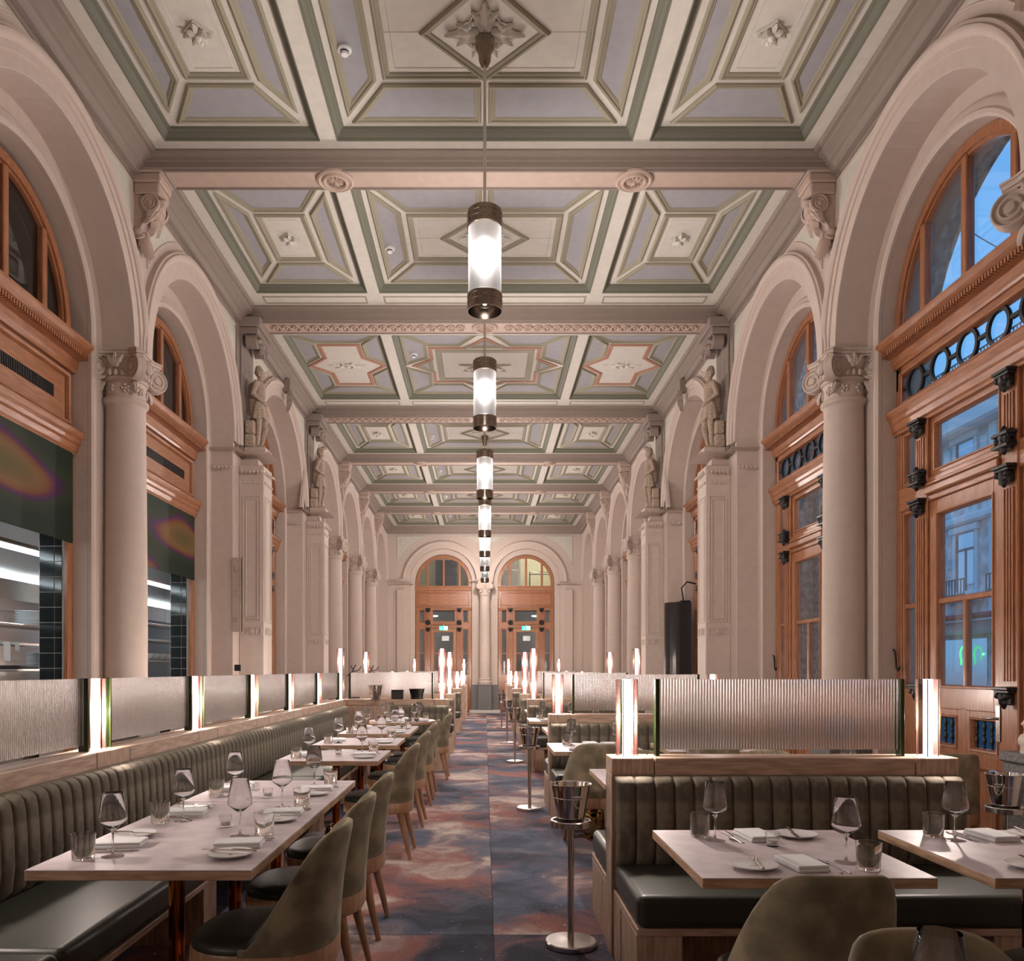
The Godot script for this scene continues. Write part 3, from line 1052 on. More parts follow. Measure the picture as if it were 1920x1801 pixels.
func pier(wl: Node3D, T: Transform3D, b: float, half: float) -> void:
	var p := Node3D.new()
	p.name = "pier"
	wl.add_child(p, true)
	part(p, "shaft", MB.new().at(T).box(Vector3(b - half, 0, 0), Vector3(b + half, 4.14, 0.3), 0.006), M.wall)
	var ph := 0.2
	part(p, "pilaster", MB.new().at(T).box(Vector3(b - ph, 0, -0.32), Vector3(b + ph, 4.02, 0.0), 0.008), M.wall)
	part(p, "upper_strip", MB.new().at(T).box(Vector3(b - half + 0.08, 4.14, -0.025), Vector3(b + half - 0.08, 5.9, 0.0), 0.006).box(Vector3(b - 0.24, 4.14, -0.05), Vector3(b + 0.24, 5.9, -0.025), 0.006), M.taupe)
	# impost moulding round the plan of the pier; path in (u, w), height y
	var plan := PackedVector2Array([Vector2(b - half, 0.28), Vector2(b - half, 0), Vector2(b - ph, 0), Vector2(b - ph, -0.32), Vector2(b + ph, -0.32), Vector2(b + ph, 0), Vector2(b + half, 0), Vector2(b + half, 0.28)])
	var caps := [[3.70, 0.004], [3.715, 0.02], [3.735, 0.02], [3.74, 0.005], [3.86, 0.005], [3.87, 0.018], [3.90, 0.03], [3.96, 0.034], [3.965, 0.06], [4.02, 0.07], [4.04, 0.075], [4.05, 0.10], [4.12, 0.105], [4.145, 0.12], [4.16, 0.12], [4.162, -0.1]]
	var pr := []
	for q in caps:
		pr.append(Vector2(-q[1], q[0]))
	part(p, "impost", MB.new().at(T).sweep(plan, false, pr, true, 25), M.wall)
	# egg ornament on the impost
	var egg := MB.new().at(T)
	for k in 5:
		egg.ball(Vector3(b - half - 0.05, 3.93, 0.02 + 0.05 * k), Vector3(0.012, 0.022, 0.018), 6, 4)
	for k in 6:
		egg.ball(Vector3(b - ph - 0.045, 3.93, -0.30 + 0.05 * k), Vector3(0.012, 0.022, 0.018), 6, 4)
	for k in 7:
		egg.ball(Vector3(b - 0.18 + 0.06 * k, 3.93, -0.355), Vector3(0.02, 0.022, 0.012), 6, 4)
	for k in 5:
		var y := 3.80
		egg.leaf(Vector3(b - ph - 0.004, y, -0.28 + 0.06 * k), Vector3(0, 0, 1), Vector3(-1, 0, 0), 0.07, 0.03, 0.012, 2)
		egg.leaf(Vector3(b - 0.17 + 0.075 * k, y, -0.325), Vector3(1, 0, 0), Vector3(0, 0, -1), 0.07, 0.03, 0.012, 2)
	part(p, "impost_ornament", egg, M.wall)
	# sunk panels on the pilaster and the disc band at its foot
	var pan := MB.new()
	var fr := [Vector2(0.014, 0.0), Vector2(0.012, -0.008), Vector2(0.0, -0.01), Vector2(-0.006, 0.002)]
	var TS := T * Transform3D(Basis(Vector3(0, 0, 1), Vector3(0, 1, 0), Vector3(1, 0, 0)), Vector3(b - ph, 0, 0))
	pan.at(TS).sweep(ccw(rect(-0.27, 2.02, -0.06, 3.62)), true, fr)
	pan.sweep(ccw(rect(-0.235, 2.06, -0.095, 3.58)), true, fr)
	var TF := T * Transform3D(Basis(), Vector3(b, 0, -0.32))
	pan.at(TF).sweep(ccw(rect(-0.155, 2.02, 0.155, 3.62)), true, fr)
	pan.sweep(ccw(rect(-0.115, 2.06, 0.115, 3.58)), true, fr)
	part(p, "panel_moulding", pan, M.wall)
	var band := MB.new()
	var bp := [[1.80, 0.002], [1.805, 0.012], [1.82, 0.012], [1.825, 0.004], [1.955, 0.004], [1.96, 0.012], [1.975, 0.012], [1.98, 0.002]]
	var pb := []
	for q in bp:
		pb.append(Vector2(-q[1], q[0]))
	band.at(T).sweep(plan, false, pb, true, 25)
	for q in [TS * Transform3D(Basis(), Vector3(-0.165, 1.89, 0)), TF * Transform3D(Basis(), Vector3(0, 1.89, 0))]:
		band.at(q * Transform3D(Basis(Vector3.RIGHT, -PI / 2), Vector3.ZERO)).lathe([Vector2(0.045, -0.002), Vector2(0.045, 0.012), Vector2(0.036, 0.014), Vector2(0.034, 0.008), Vector2(0.02, 0.016), Vector2(0, 0.018)], 16, 35)
		band.at(q)
		for s in [-1.0, 1.0]:
			band.sweep(ccw(rect(s * 0.06, -0.04, s * 0.12, 0.04)), true, [Vector2(0.006, 0.0), Vector2(0.004, -0.01), Vector2(-0.004, -0.01), Vector2(-0.006, 0)])
	part(p, "disc_band", band, M.wall)
	part(p, "statue_pedestal", MB.new().at(T).box(Vector3(b - 0.19, 4.16, -0.36), Vector3(b + 0.19, 4.20, -0.02), 0.01).box(Vector3(b - 0.16, 4.20, -0.33), Vector3(b + 0.16, 4.27, -0.05), 0.008), M.wall)
	# scroll under the beam
	var sc := MB.new().at(T)
	sc.box(Vector3(b - 0.3, 5.78, -0.30), Vector3(b + 0.3, 5.90, 0.0), 0.012)
	sc.box(Vector3(b - 0.26, 5.70, -0.26), Vector3(b + 0.26, 5.78, 0.0), 0.012)
	for s in [-1.0, 1.0]:
		var TV: Transform3D = T * Transform3D(Basis(Vector3(1, 0, 0), Vector3(0, 0, -1), Vector3(0, 1, 0)), Vector3(b + s * 0.17, 5.62, -0.22))
		sc.at(TV).lathe([Vector2(0.088, -0.12), Vector2(0.09, 0.012), Vector2(0.075, 0.022), Vector2(0.065, 0.008), Vector2(0.055, 0.01), Vector2(0.045, 0.024), Vector2(0.032, 0.012), Vector2(0.02, 0.026), Vector2(0, 0.028)], 18, 35)
	sc.at(T)
	sc.leaf(Vector3(b, 5.70, -0.25), Vector3(0, -1, 0.2), Vector3(0, 0, -1), 0.2, 0.1, 0.05, 3)
	for s in [-1.0, 1.0]:
		sc.leaf(Vector3(b + s * 0.05, 5.68, -0.25), Vector3(s, -0.35, 0), Vector3(0, 0, -1), 0.2, 0.045, 0.04, 3)
	part(p, "scroll", sc, M.taupe)

func spandrel(wl: Node3D, T: Transform3D, edge: float, c: float, r: float, ys: float) -> void:
	# cream panel between an arch and the cornice, from the column line towards the crown
	var s := signf(edge - c)
	var ro := r + 0.33
	var pts := PackedVector2Array()
	var top := 5.77
	var e := edge - s * 0.17
	var a_hi := asin(clampf((top - ys) / ro, -1, 1))
	var x_hi := ro * cos(a_hi)
	if x_hi >= absf(e - c):
		return
	pts.append(Vector2(e, top))
	pts.append(Vector2(c + s * x_hi, top))
	var a_lo := acos(clampf(absf(e - c) / ro, 0, 1))
	for k in 13:
		var a := lerpf(a_hi, a_lo, k / 12.0)
		pts.append(Vector2(c + s * ro * cos(a), ys + ro * sin(a)))
	if absf(pts[pts.size() - 1].y - top) < 0.12:
		return
	var q := Geometry2D.offset_polygon(ccw(pts), -0.015, Geometry2D.JOIN_MITER)
	if q.size() == 0:
		return
	part(wl, "spandrel_panel", MB.new().at(T).prism(q[0], -0.006, 0.01), M.spandrel)
	part(wl, "spandrel_moulding", MB.new().at(T).sweep(ccw(q[0]), true, [Vector2(0.022, 0.0), Vector2(0.02, -0.012), Vector2(0.008, -0.016), Vector2(0.0, -0.006)]), M.wall)

func build_side_walls() -> void:
	for side in [-1, 1]:
		var wl := struct_("wall_left" if side < 0 else "wall_right", "pale plaster arcade wall with columns beside the " + ("kitchen hatches" if side < 0 else "street windows"), "wall")
		var T := wall_T(side)
		part(wl, "rear_section", MB.new().at(T).box(Vector3(-3.2, 0, 0), Vector3(4.5, 6.2, 0.6)), M.wall)
		var n := BEAM.size()
		for k in n:
			var u0: float = BEAM[k]
			var u1: float = BEAM[k + 1] if k < n - 1 else DEND
			var c: float = BAYC[k]
			var r: float = BAYR[k]
			var ys: float = SPRING[k]
			var yb0 := 4.14 if WIDE[k] else 4.24
			var yb1 := 4.24
			if k == n - 1 or WIDE[k + 1]:
				yb1 = 4.14
			part(wl, "arch_panel", MB.new().at(T).prism(arch_panel(u0, u1, yb0, yb1, 6.2, c, r, ys), 0.0, 0.27), M.wall)
			part(wl, "archivolt", MB.new().at(T).sweep(arch_path(c, r, maxf(yb0, yb1) + 0.02, ys, 40), false, ARCHIVOLT), M.wall)
			var r2 := r - 0.26
			part(wl, "inner_wall", MB.new().at(T).prism(arch_panel(u0, u1, 0, 0, 6.2, c, r2, ys), 0.27, 0.62), M.wall)
			part(wl, "inner_archivolt", MB.new().at(T).sweep(arch_path(c, r2, 0.0, ys, 40), false, INNER), M.wall)
			if r + 0.33 < c - u0 + 0.5:
				spandrel(wl, T, u0, c, r, ys)
				spandrel(wl, T, u1, c, r, ys)
			# column, pier or corner at the near end of the bay
			if WIDE[k]:
				pier(wl, T, u0, 0.44)
			else:
				add_column(wl, T * Vector3(u0, 0, 0.12))
				part(wl, "console", console_mesh(), M.beam_pink, Transform3D(Basis(Vector3(0, 0, 1), Vector3(0, 1, 0), Vector3(side, 0, 0)) if side < 0 else Basis(Vector3(0, 0, -1), Vector3(0, 1, 0), Vector3(1, 0, 0)), T * Vector3(u0, 0, 0)))
		# keystone scroll over the middle arch
		var key := MB.new().at(T)
		key.box(Vector3(12.42 - 0.09, 5.70, -0.16), Vector3(12.42 + 0.09, 5.88, 0), 0.01)
		key.leaf(Vector3(12.42, 5.74, -0.12), Vector3(0, -1, 0.12), Vector3(0, 0, -1), 0.34, 0.09, 0.08, 4, 0.0)
		part(wl, "keystone", key, M.taupe)
		# corner pier by the end wall
		part(wl, "corner_pier", MB.new().at(T).box(Vector3(25.58, 0, 0), Vector3(DEND, 4.14, 0.3)), M.wall)

func build_end_wall() -> void:
	var wl := struct_("wall_back", "end wall with two arched doorways either side of a column", "wall")
	var T := wall_T(2)
	for s in [-1.0, 1.0]:
		var c: float = s * 1.355
		var u0 := -W if s < 0 else 0.0
		var u1 := 0.0 if s < 0 else W
		var b0 := 4.14 if s < 0 else 4.24
		var b1 := 4.24 if s < 0 else 4.14
		part(wl, "arch_panel", MB.new().at(T).prism(arch_panel(u0, u1, b0, b1, 6.2, c, 1.09, 4.24), 0.0, 0.2), M.wall)
		part(wl, "archivolt", MB.new().at(T).sweep(arch_path(c, 1.09, 4.24, 4.24, 36), false, ARCHIVOLT), M.wall)
		part(wl, "inner_wall", MB.new().at(T).prism(arch_panel(u0, u1, 0, 0, 6.2, c, 0.93, 4.24), 0.2, 0.5), M.wall)
		part(wl, "inner_archivolt", MB.new().at(T).sweep(arch_path(c, 0.93, 0.0, 4.24, 36), false, INNER), M.wall)
		part(wl, "side_pier", MB.new().at(T).box(Vector3(s * 2.45, 0, 0), Vector3(s * W, 4.14, 0.22)).box(Vector3(s * 2.60, 0, -0.08), Vector3(s * 2.86, 4.0, 0.0), 0.006), M.wall)
		var plan := PackedVector2Array([Vector2(2.45, 0.2), Vector2(2.45, 0), Vector2(2.60, 0), Vector2(2.60, -0.08), Vector2(2.86, -0.08), Vector2(2.86, 0), Vector2(W, 0)])
		if s < 0:
			for i in plan.size():
				plan[i].x *= -1
		var pr := []
		for q in [[3.74, 0.004], [3.76, 0.02], [3.78, 0.005], [3.9, 0.01], [3.96, 0.035], [4.02, 0.06], [4.05, 0.09], [4.14, 0.1], [4.16, 0.1], [4.162, -0.1]]:
			pr.append(Vector2(-q[1] * s, q[0]))
		part(wl, "impost", MB.new().at(T).sweep(plan, false, pr, true, 25), M.wall)
		# framed corner panel with a roundel
		var ro := 1.42
		var pts := PackedVector2Array([Vector2(s * 2.84, 5.72)])
		var ah := asin((5.72 - 4.24) / 1.6)
		var al := acos(clampf((2.84 - 1.355) / 1.6, 0, 1))
		for k in 13:
			var a := lerpf(ah, al, k / 12.0)
			pts.append(Vector2(c + s * 1.6 * cos(a), 4.24 + 1.6 * sin(a)))
		part(wl, "spandrel_panel", MB.new().at(T).prism(pts, -0.008, 0.01), M.spandrel)
		part(wl, "spandrel_moulding", MB.new().at(T).sweep(ccw(pts), true, [Vector2(0.02, 0.0), Vector2(0.018, -0.014), Vector2(0.004, -0.016), Vector2(0.0, -0.008)]), M.wall)
		part(wl, "roundel", MB.new().at(T * Transform3D(Basis(Vector3.RIGHT, -PI / 2), Vector3(s * 2.66, 5.52, 0))).lathe([Vector2(0.11, -0.01), Vector2(0.11, 0.02), Vector2(0.09, 0.022), Vector2(0.085, 0.012), Vector2(0.05, 0.02), Vector2(0.0, 0.024)], 20), M.spandrel)
	var mid := PackedVector2Array([Vector2(-0.62, 5.72), Vector2(0.62, 5.72), Vector2(0.22, 5.52), Vector2(0.0, 5.18), Vector2(-0.22, 5.52)])
	part(wl, "spandrel_panel", MB.new().at(T).prism(mid, -0.008, 0.01), M.spandrel)
	part(wl, "dado", MB.new().at(T).box(Vector3(-0.45, 0, -0.02), Vector3(0.45, 0.9, 0.3), 0.01), M.plinth)
	part(wl, "skirting", MB.new().at(T).box(Vector3(-0.5, 0, -0.36), Vector3(0.5, 0.09, 0.0), 0.01), M.floor_stone)
	add_column(wl, P(0, 0, DEND - 0.05))
	# wall behind the camera
	var bk := struct_("wall_front", "plain pale plaster wall closing the hall behind the viewer", "wall")
	part(bk, "panel", MB.new().box(P(-W - 0.6, 0, -3.0), P(W + 0.6, 6.4, -3.2)), M.wall)

# ---------------------------------------------------------------- windows and doors
func bracket_mesh() -> ArrayMesh:
	if not cache.has("bracket"):
		var m := MB.new()
		m.box(Vector3(-0.085, -0.01, -0.075), Vector3(0.085, 0.012, 0.0), 0.004)
		m.box(Vector3(-0.075, -0.03, -0.06), Vector3(0.075, -0.01, 0.0), 0.004)
		m.box(Vector3(-0.062, -0.11, -0.04), Vector3(0.062, -0.03, 0.0), 0.008)
		m.leaf(Vector3(0, -0.03, -0.05), Vector3(0, -1, 0.2), Vector3(0, 0, -1), 0.11, 0.05, 0.03, 2)
		for s in [-1.0, 1.0]:
			m.ball(Vector3(s * 0.05, -0.05, -0.045), Vector3(0.022, 0.022, 0.03), 8, 5)
		cache.bracket = m.mesh()
	return cache.bracket

func arc_ring(r0: float, r1: float, ys: float, yb: float, seg := 36) -> PackedVector2Array:
	var p := PackedVector2Array()
	var a0 := asin(clampf((yb - ys) / r1, -1, 1))
	for k in seg + 1:
		var a := lerpf(a0, PI - a0, float(k) / seg)
		p.append(Vector2(r1 * cos(a), ys + r1 * sin(a)))
	var b0 := asin(clampf((yb - ys) / r0, -1, 1))
	for k in seg + 1:
		var a := lerpf(PI - b0, b0, float(k) / seg)
		p.append(Vector2(r0 * cos(a), ys + r0 * sin(a)))
	return p

# local: x along the wall, y up, z into the wall; the wood stands round z = 0
func lunette(w: Node3D, hw: float, ys: float, y0: float, gl: Material, parts := 3) -> void:
	part(w, "arch_frame", MB.new().prism(arc_ring(hw - 0.075, hw, ys, y0), -0.02, 0.06).prism(arc_ring(hw - 0.10, hw - 0.07, ys, y0), 0.0, 0.05), M.door_wood_y)
	for k in parts:
		var x := (k - (parts - 1) / 2.0) * hw * 0.575
		var h := ys + sqrt(maxf(0.01, (hw - 0.08) * (hw - 0.08) - x * x)) - y0
		part(w, "lunette_mullion", MB.new().box(Vector3(x - 0.035, y0, -0.015), Vector3(x + 0.035, y0 + h, 0.055), 0.008), M.door_wood_y)
	var p := PackedVector2Array()
	var a0 := asin(clampf((y0 - ys) / hw, -1, 1))
	for k in 33:
		var a := lerpf(a0, PI - a0, k / 32.0)
		p.append(Vector2((hw - 0.09) * cos(a), maxf(y0, ys + (hw - 0.09) * sin(a))))
	part(w, "lunette_pane", MB.new().prism(p, 0.03, 0.036), gl)

func wood_cornice(w: Node3D, hw: float, y0: float, y1: float, proj: float, dentil: bool) -> void:
	var h := y1 - y0
	var T := Transform3D(Basis(Vector3(0, 0, 1), Vector3(0, 1, 0), Vector3(1, 0, 0)), Vector3.ZERO)
	var pr := PackedVector2Array([Vector2(0.05, y0), Vector2(-0.03, y0), Vector2(-0.035, y0 + 0.1 * h), Vector2(-0.05, y0 + 0.18 * h), Vector2(-0.055, y0 + 0.42 * h), Vector2(-0.03 - proj * 0.55, y0 + 0.5 * h), Vector2(-0.03 - proj * 0.6, y0 + 0.66 * h), Vector2(-0.03 - proj * 0.85, y0 + 0.78 * h), Vector2(-0.03 - proj, y0 + 0.9 * h), Vector2(-0.03 - proj, y1), Vector2(0.05, y1)])
	part(w, "cornice", MB.new().at(T).prism(pr, -hw, hw), M.door_wood_x)
	if dentil:
		var d := MB.new()
		var nd := int(hw * 2 / 0.034)
		for k in nd:
			var x := -hw + 0.017 + k * 0.034
			d.box(Vector3(x - 0.009, y0 + 0.47 * h, -0.03 - proj * 0.74), Vector3(x + 0.009, y0 + 0.62 * h, -0.03 - proj * 0.5))
		part(w, "dentil_band", d, M.door_wood_x)

func panel_rails(par: Node, called: String, x0: float, y0: float, x1: float, y1: float, fw: float, z0: float, z1: float, mt: Material, bottom := -1.0) -> void:
	# a rectangular frame whose inner edge is moulded
	var fb := fw if bottom < 0 else bottom
	var m := MB.new()
	m.box(Vector3(x0, y0, z0), Vector3(x0 + fw, y1, z1), 0.004)
	m.box(Vector3(x1 - fw, y0, z0), Vector3(x1, y1, z1), 0.004)
	m.box(Vector3(x0 + fw, y1 - fw, z0), Vector3(x1 - fw, y1, z1), 0.004)
	m.box(Vector3(x0 + fw, y0, z0), Vector3(x1 - fw, y0 + fb, z1), 0.004)
	m.sweep(ccw(rect(x0 + fw, y0 + fb, x1 - fw, y1 - fw)), true, [Vector2(0.004, z0), Vector2(0.0, z0 - 0.01), Vector2(-0.012, z0 - 0.008), Vector2(-0.022, z0 + 0.012), Vector2(-0.022, z1)])
	part(par, called, m, mt)

func glazed_door(called: String, hw: float, ys: float, rings: bool, y_top := 4.19) -> Node3D:
	var w := Node3D.new()
	w.name = called
	lunette(w, hw, ys, y_top, M.window_glass)
	if rings:
		wood_cornice(w, hw + 0.015, 3.97, y_top, 0.15, true)
		# glazed strip with iron rings
		panel_rails(w, "strip_frame", -hw, 3.60, hw, 3.975, 0.055, -0.01, 0.05, M.door_wood_x)
		part(w, "strip_pane", MB.new().box(Vector3(-hw + 0.05, 3.65, 0.03), Vector3(hw - 0.05, 3.93, 0.036)), M.window_glass)
		var nr := 5 if hw < 1.1 else 6
		var sp := (2 * hw - 0.16) / nr
		for k in nr:
			var cx := (k - (nr - 1) / 2.0) * sp
			var ring := MB.new().at(Transform3D(Basis(Vector3.RIGHT, -PI / 2), Vector3(cx, 3.79, 0.02)))
			ring.lathe([Vector2(0.105, -0.012), Vector2(0.132, -0.012), Vector2(0.135, 0.0), Vector2(0.132, 0.012), Vector2(0.105, 0.012), Vector2(0.102, 0.0), Vector2(0.105, -0.012)], 28, 30)
			ring.at(Transform3D())
			for s in [-1.0, 1.0]:
				ring.box(Vector3(cx - 0.016, 3.79 + s * 0.13 - 0.012, 0.005), Vector3(cx + 0.016, 3.79 + s * 0.155 + 0.005, 0.035), 0.003)
				ring.box(Vector3(cx + s * 0.13 - 0.01, 3.775, 0.005), Vector3(cx + s * sp * 0.5 + 0.002 * s, 3.805, 0.035), 0.003)
			part(w, "iron_ring", ring, M.black_iron)
		wood_cornice(w, hw + 0.005, 3.40, 3.60, 0.07, false)
	else:
		wood_cornice(w, hw + 0.005, 3.98, y_top, 0.06, false)
		part(w, "frieze_board", MB.new().box(Vector3(-hw, 3.42, 0.0), Vector3(hw, 3.99, 0.05), 0.004), M.door_wood_x)
		part(w, "frieze_moulding", MB.new().sweep(ccw(rect(-hw + 0.1, 3.52, hw - 0.1, 3.9)), true, [Vector2(0.03, 0.0), Vector2(0.028, -0.02), Vector2(0.01, -0.024), Vector2(0.0, -0.004)]), M.door_wood_x)
		wood_cornice(w, hw, 3.34, 3.43, 0.04, false)
	# jamb posts
	for s in [-1.0, 1.0]:
		part(w, "jamb", MB.new().box(Vector3(s * (hw - 0.085), 0.0, -0.01), Vector3(s * hw, 3.98, 0.06), 0.006), M.door_wood_y)
	var mx := 0.56 * hw
	var ms := 0.088
	for s in [-1.0, 1.0]:
		var mm := MB.new().box(Vector3(s * mx - ms, 0.0, -0.03), Vector3(s * mx + ms, 3.42, 0.06), 0.008)
		for q in [-0.045, -0.015, 0.015, 0.045]:
			mm.box(Vector3(s * mx + q - 0.008, 1.32, -0.042), Vector3(s * mx + q + 0.008, 2.62, -0.028), 0.003)
			mm.box(Vector3(s * mx + q - 0.008, 2.96, -0.042), Vector3(s * mx + q + 0.008, 3.26, -0.028), 0.003)
		part(w, "mullion", mm, M.door_wood_y)
		for y in [3.40, 2.98, 2.76, 1.27]:
			part(w, "iron_bracket", bracket_mesh(), M.black_iron, Transform3D(Basis(), Vector3(s * mx, y, -0.03)))
		part(w, "iron_bracket", bracket_mesh(), M.black_iron, Transform3D(Basis(Vector3(1, 0, 0), Vector3(0, -1, 0), Vector3(0, 0, 1)), Vector3(s * mx, 2.90, -0.03)))
	# transom rail
	part(w, "transom_rail", MB.new().box(Vector3(-hw + 0.06, 2.74, -0.02), Vector3(hw - 0.06, 2.93, 0.06), 0.006).box(Vector3(-mx + ms, 2.79, -0.055), Vector3(mx - ms, 2.85, -0.02), 0.012).box(Vector3(-mx + ms, 2.86, -0.045), Vector3(mx - ms, 2.885, -0.02), 0.006), M.door_wood_x)
	# lights above the doors
	panel_rails(w, "fanlight_frame", -mx + ms, 2.92, mx - ms, 3.41, 0.05, 0.0, 0.05, M.door_wood_x)
	part(w, "fanlight_pane", MB.new().box(Vector3(-mx + ms + 0.04, 2.97, 0.025), Vector3(mx - ms - 0.04, 3.37, 0.031)), M.window_glass)
	for s in [-1.0, 1.0]:
		var a: float = s * (mx + ms)
		var b: float = s * (hw - 0.085)
		var x0 := minf(a, b)
		var x1 := maxf(a, b)
		panel_rails(w, "sidelight_frame", x0, 2.92, x1, 3.41, 0.03, 0.0, 0.05, M.door_wood_y)
		part(w, "sidelight_pane", MB.new().box(Vector3(x0 + 0.02, 2.95, 0.025), Vector3(x1 - 0.02, 3.39, 0.031)), M.window_glass)
		panel_rails(w, "sidelight_frame", x0, 0.0, x1, 2.75, 0.03, 0.0, 0.05, M.door_wood_y, 1.22)
		part(w, "sidelight_pane", MB.new().box(Vector3(x0 + 0.02, 1.2, 0.025), Vector3(x1 - 0.02, 2.73, 0.031)), M.window_glass)
		part(w, "sidelight_bar", MB.new().box(Vector3(x0 + 0.02, 1.91, 0.0), Vector3(x1 - 0.02, 1.95, 0.05), 0.006), M.door_wood_x)
	# door leaf
	var lx := mx - ms
	var leaf_ := Node3D.new()
	leaf_.name = "door_leaf"
	w.add_child(leaf_)
	panel_rails(leaf_, "stile_frame", -lx + 0.004, 1.10, lx - 0.004, 2.735, 0.10, -0.012, 0.045, M.door_wood_y, 0.16)
	part(leaf_, "pane", MB.new().box(Vector3(-lx + 0.09, 1.25, 0.02), Vector3(lx - 0.09, 2.65, 0.026)), M.window_glass)
	part(leaf_, "glazing_bar", MB.new().box(Vector3(-lx + 0.09, 1.91, -0.008), Vector3(lx - 0.09, 1.955, 0.045), 0.008).box(Vector3(-0.02, 1.25, -0.008), Vector3(0.02, 1.92, 0.045), 0.008), M.door_wood_y)
	# lower part: two small lights with turned balusters, then a panel
	for s in [-1.0, 1.0]:
		var x0: float = minf(s * 0.03, s * (lx - 0.006))
		var x1: float = maxf(s * 0.03, s * (lx - 0.006))
		panel_rails(leaf_, "lower_frame", x0, 0.76, x1, 1.10, 0.05, -0.012, 0.045, M.door_wood_y)
		for q in 4:
			var bx := lerpf(x0 + 0.08, x1 - 0.08, q / 3.0)
			part(leaf_, "baluster", MB.new().at(Transform3D(Basis(), Vector3(bx, 0.81, 0.02))).lathe([Vector2(0.012, 0), Vector2(0.012, 0.03), Vector2(0.007, 0.04), Vector2(0.016, 0.075), Vector2(0.008, 0.11), Vector2(0.013, 0.125), Vector2(0.008, 0.14), Vector2(0.016, 0.175), Vector2(0.007, 0.21), Vector2(0.012, 0.22), Vector2(0.012, 0.25)], 8, 50), M.black_iron)
		panel_rails(leaf_, "lower_panel", x0, 0.02, x1, 0.76, 0.06, -0.012, 0.045, M.door_wood_y)
		part(leaf_, "panel_board", MB.new().box(Vector3(x0 + 0.05, 0.07, 0.01), Vector3(x1 - 0.05, 0.71, 0.035), 0.01), M.door_wood_y)
	part(leaf_, "centre_stile", MB.new().box(Vector3(-0.035, 0.02, -0.012), Vector3(0.035, 1.12, 0.045), 0.004), M.door_wood_y)
	var hd := MB.new().box(Vector3(-lx + 0.02, 0.90, -0.026), Vector3(-lx + 0.065, 1.15, -0.018), 0.003)
	hd.tube([Vector3(-lx + 0.042, 1.06, -0.02), Vector3(-lx + 0.042, 1.06, -0.06), Vector3(-lx + 0.06, 1.06, -0.068), Vector3(-lx + 0.16, 1.06, -0.066)], 0.009, 8)
	part(leaf_, "handle", hd, M.steel)
	return w

func hatch(called: String, hw: float, ys: float, slide: float) -> Node3D:
	var w := Node3D.new()
	w.name = called
	lunette(w, hw - 0.06, ys, 4.19, M.dark_glass)
	wood_cornice(w, hw + 0.015, 3.95, 4.19, 0.15, true)
	part(w, "frieze_board", MB.new().box(Vector3(-hw, 3.42, 0.0), Vector3(hw, 3.65, 0.05)).box(Vector3(-hw, 3.75, 0.0), Vector3(hw, 3.96, 0.05)).box(Vector3(-hw, 3.65, 0.0), Vector3(-0.68, 3.75, 0.05)).box(Vector3(0.68, 3.65, 0.0), Vector3(hw, 3.75, 0.05)), M.door_wood_x)
	part(w, "frieze_moulding", MB.new().sweep(ccw(rect(-hw + 0.12, 3.52, hw - 0.12, 3.88)), true, [Vector2(0.05, 0.0), Vector2(0.048, -0.02), Vector2(0.03, -0.035), Vector2(0.01, -0.03), Vector2(0.0, -0.004)]), M.door_wood_x)
	var vent := MB.new()
	for k in 60:
		var x := -0.66 + 1.32 * k / 59.0
		vent.box(Vector3(x - 0.005, 3.65, -0.004), Vector3(x + 0.005, 3.75, 0.03))
	part(w, "vent_grille", vent, M.black_iron)
	wood_cornice(w, hw, 3.24, 3.43, 0.08, false)
	for s in [-1.0, 1.0]:
		part(w, "jamb", MB.new().box(Vector3(s * (hw - 0.085), 0.0, -0.01), Vector3(s * hw, 3.30, 0.035), 0.006), M.door_wood_y)
	# metal screen, iridescent sheen painted on through its own uv
	var am := ArrayMesh.new()
	var b := MB.new().box(Vector3(-hw + 0.06, 2.48, -0.035), Vector3(hw - 0.06, 3.25, -0.02), 0.002)
	var a := []
	a.resize(Mesh.ARRAY_MAX)
	a[Mesh.ARRAY_VERTEX] = b.v
	a[Mesh.ARRAY_NORMAL] = b.n
	var uv := PackedVector2Array()
	for q in b.v:
		uv.append(Vector2(0.15 + 0.7 * (q.x + hw) / (2 * hw) + slide, (3.25 - q.y) / 0.77))
	a[Mesh.ARRAY_TEX_UV] = uv
	am.add_surface_from_arrays(Mesh.PRIMITIVE_TRIANGLES, a)
	part(w, "metal_screen", am, M.film_screen)
	return w

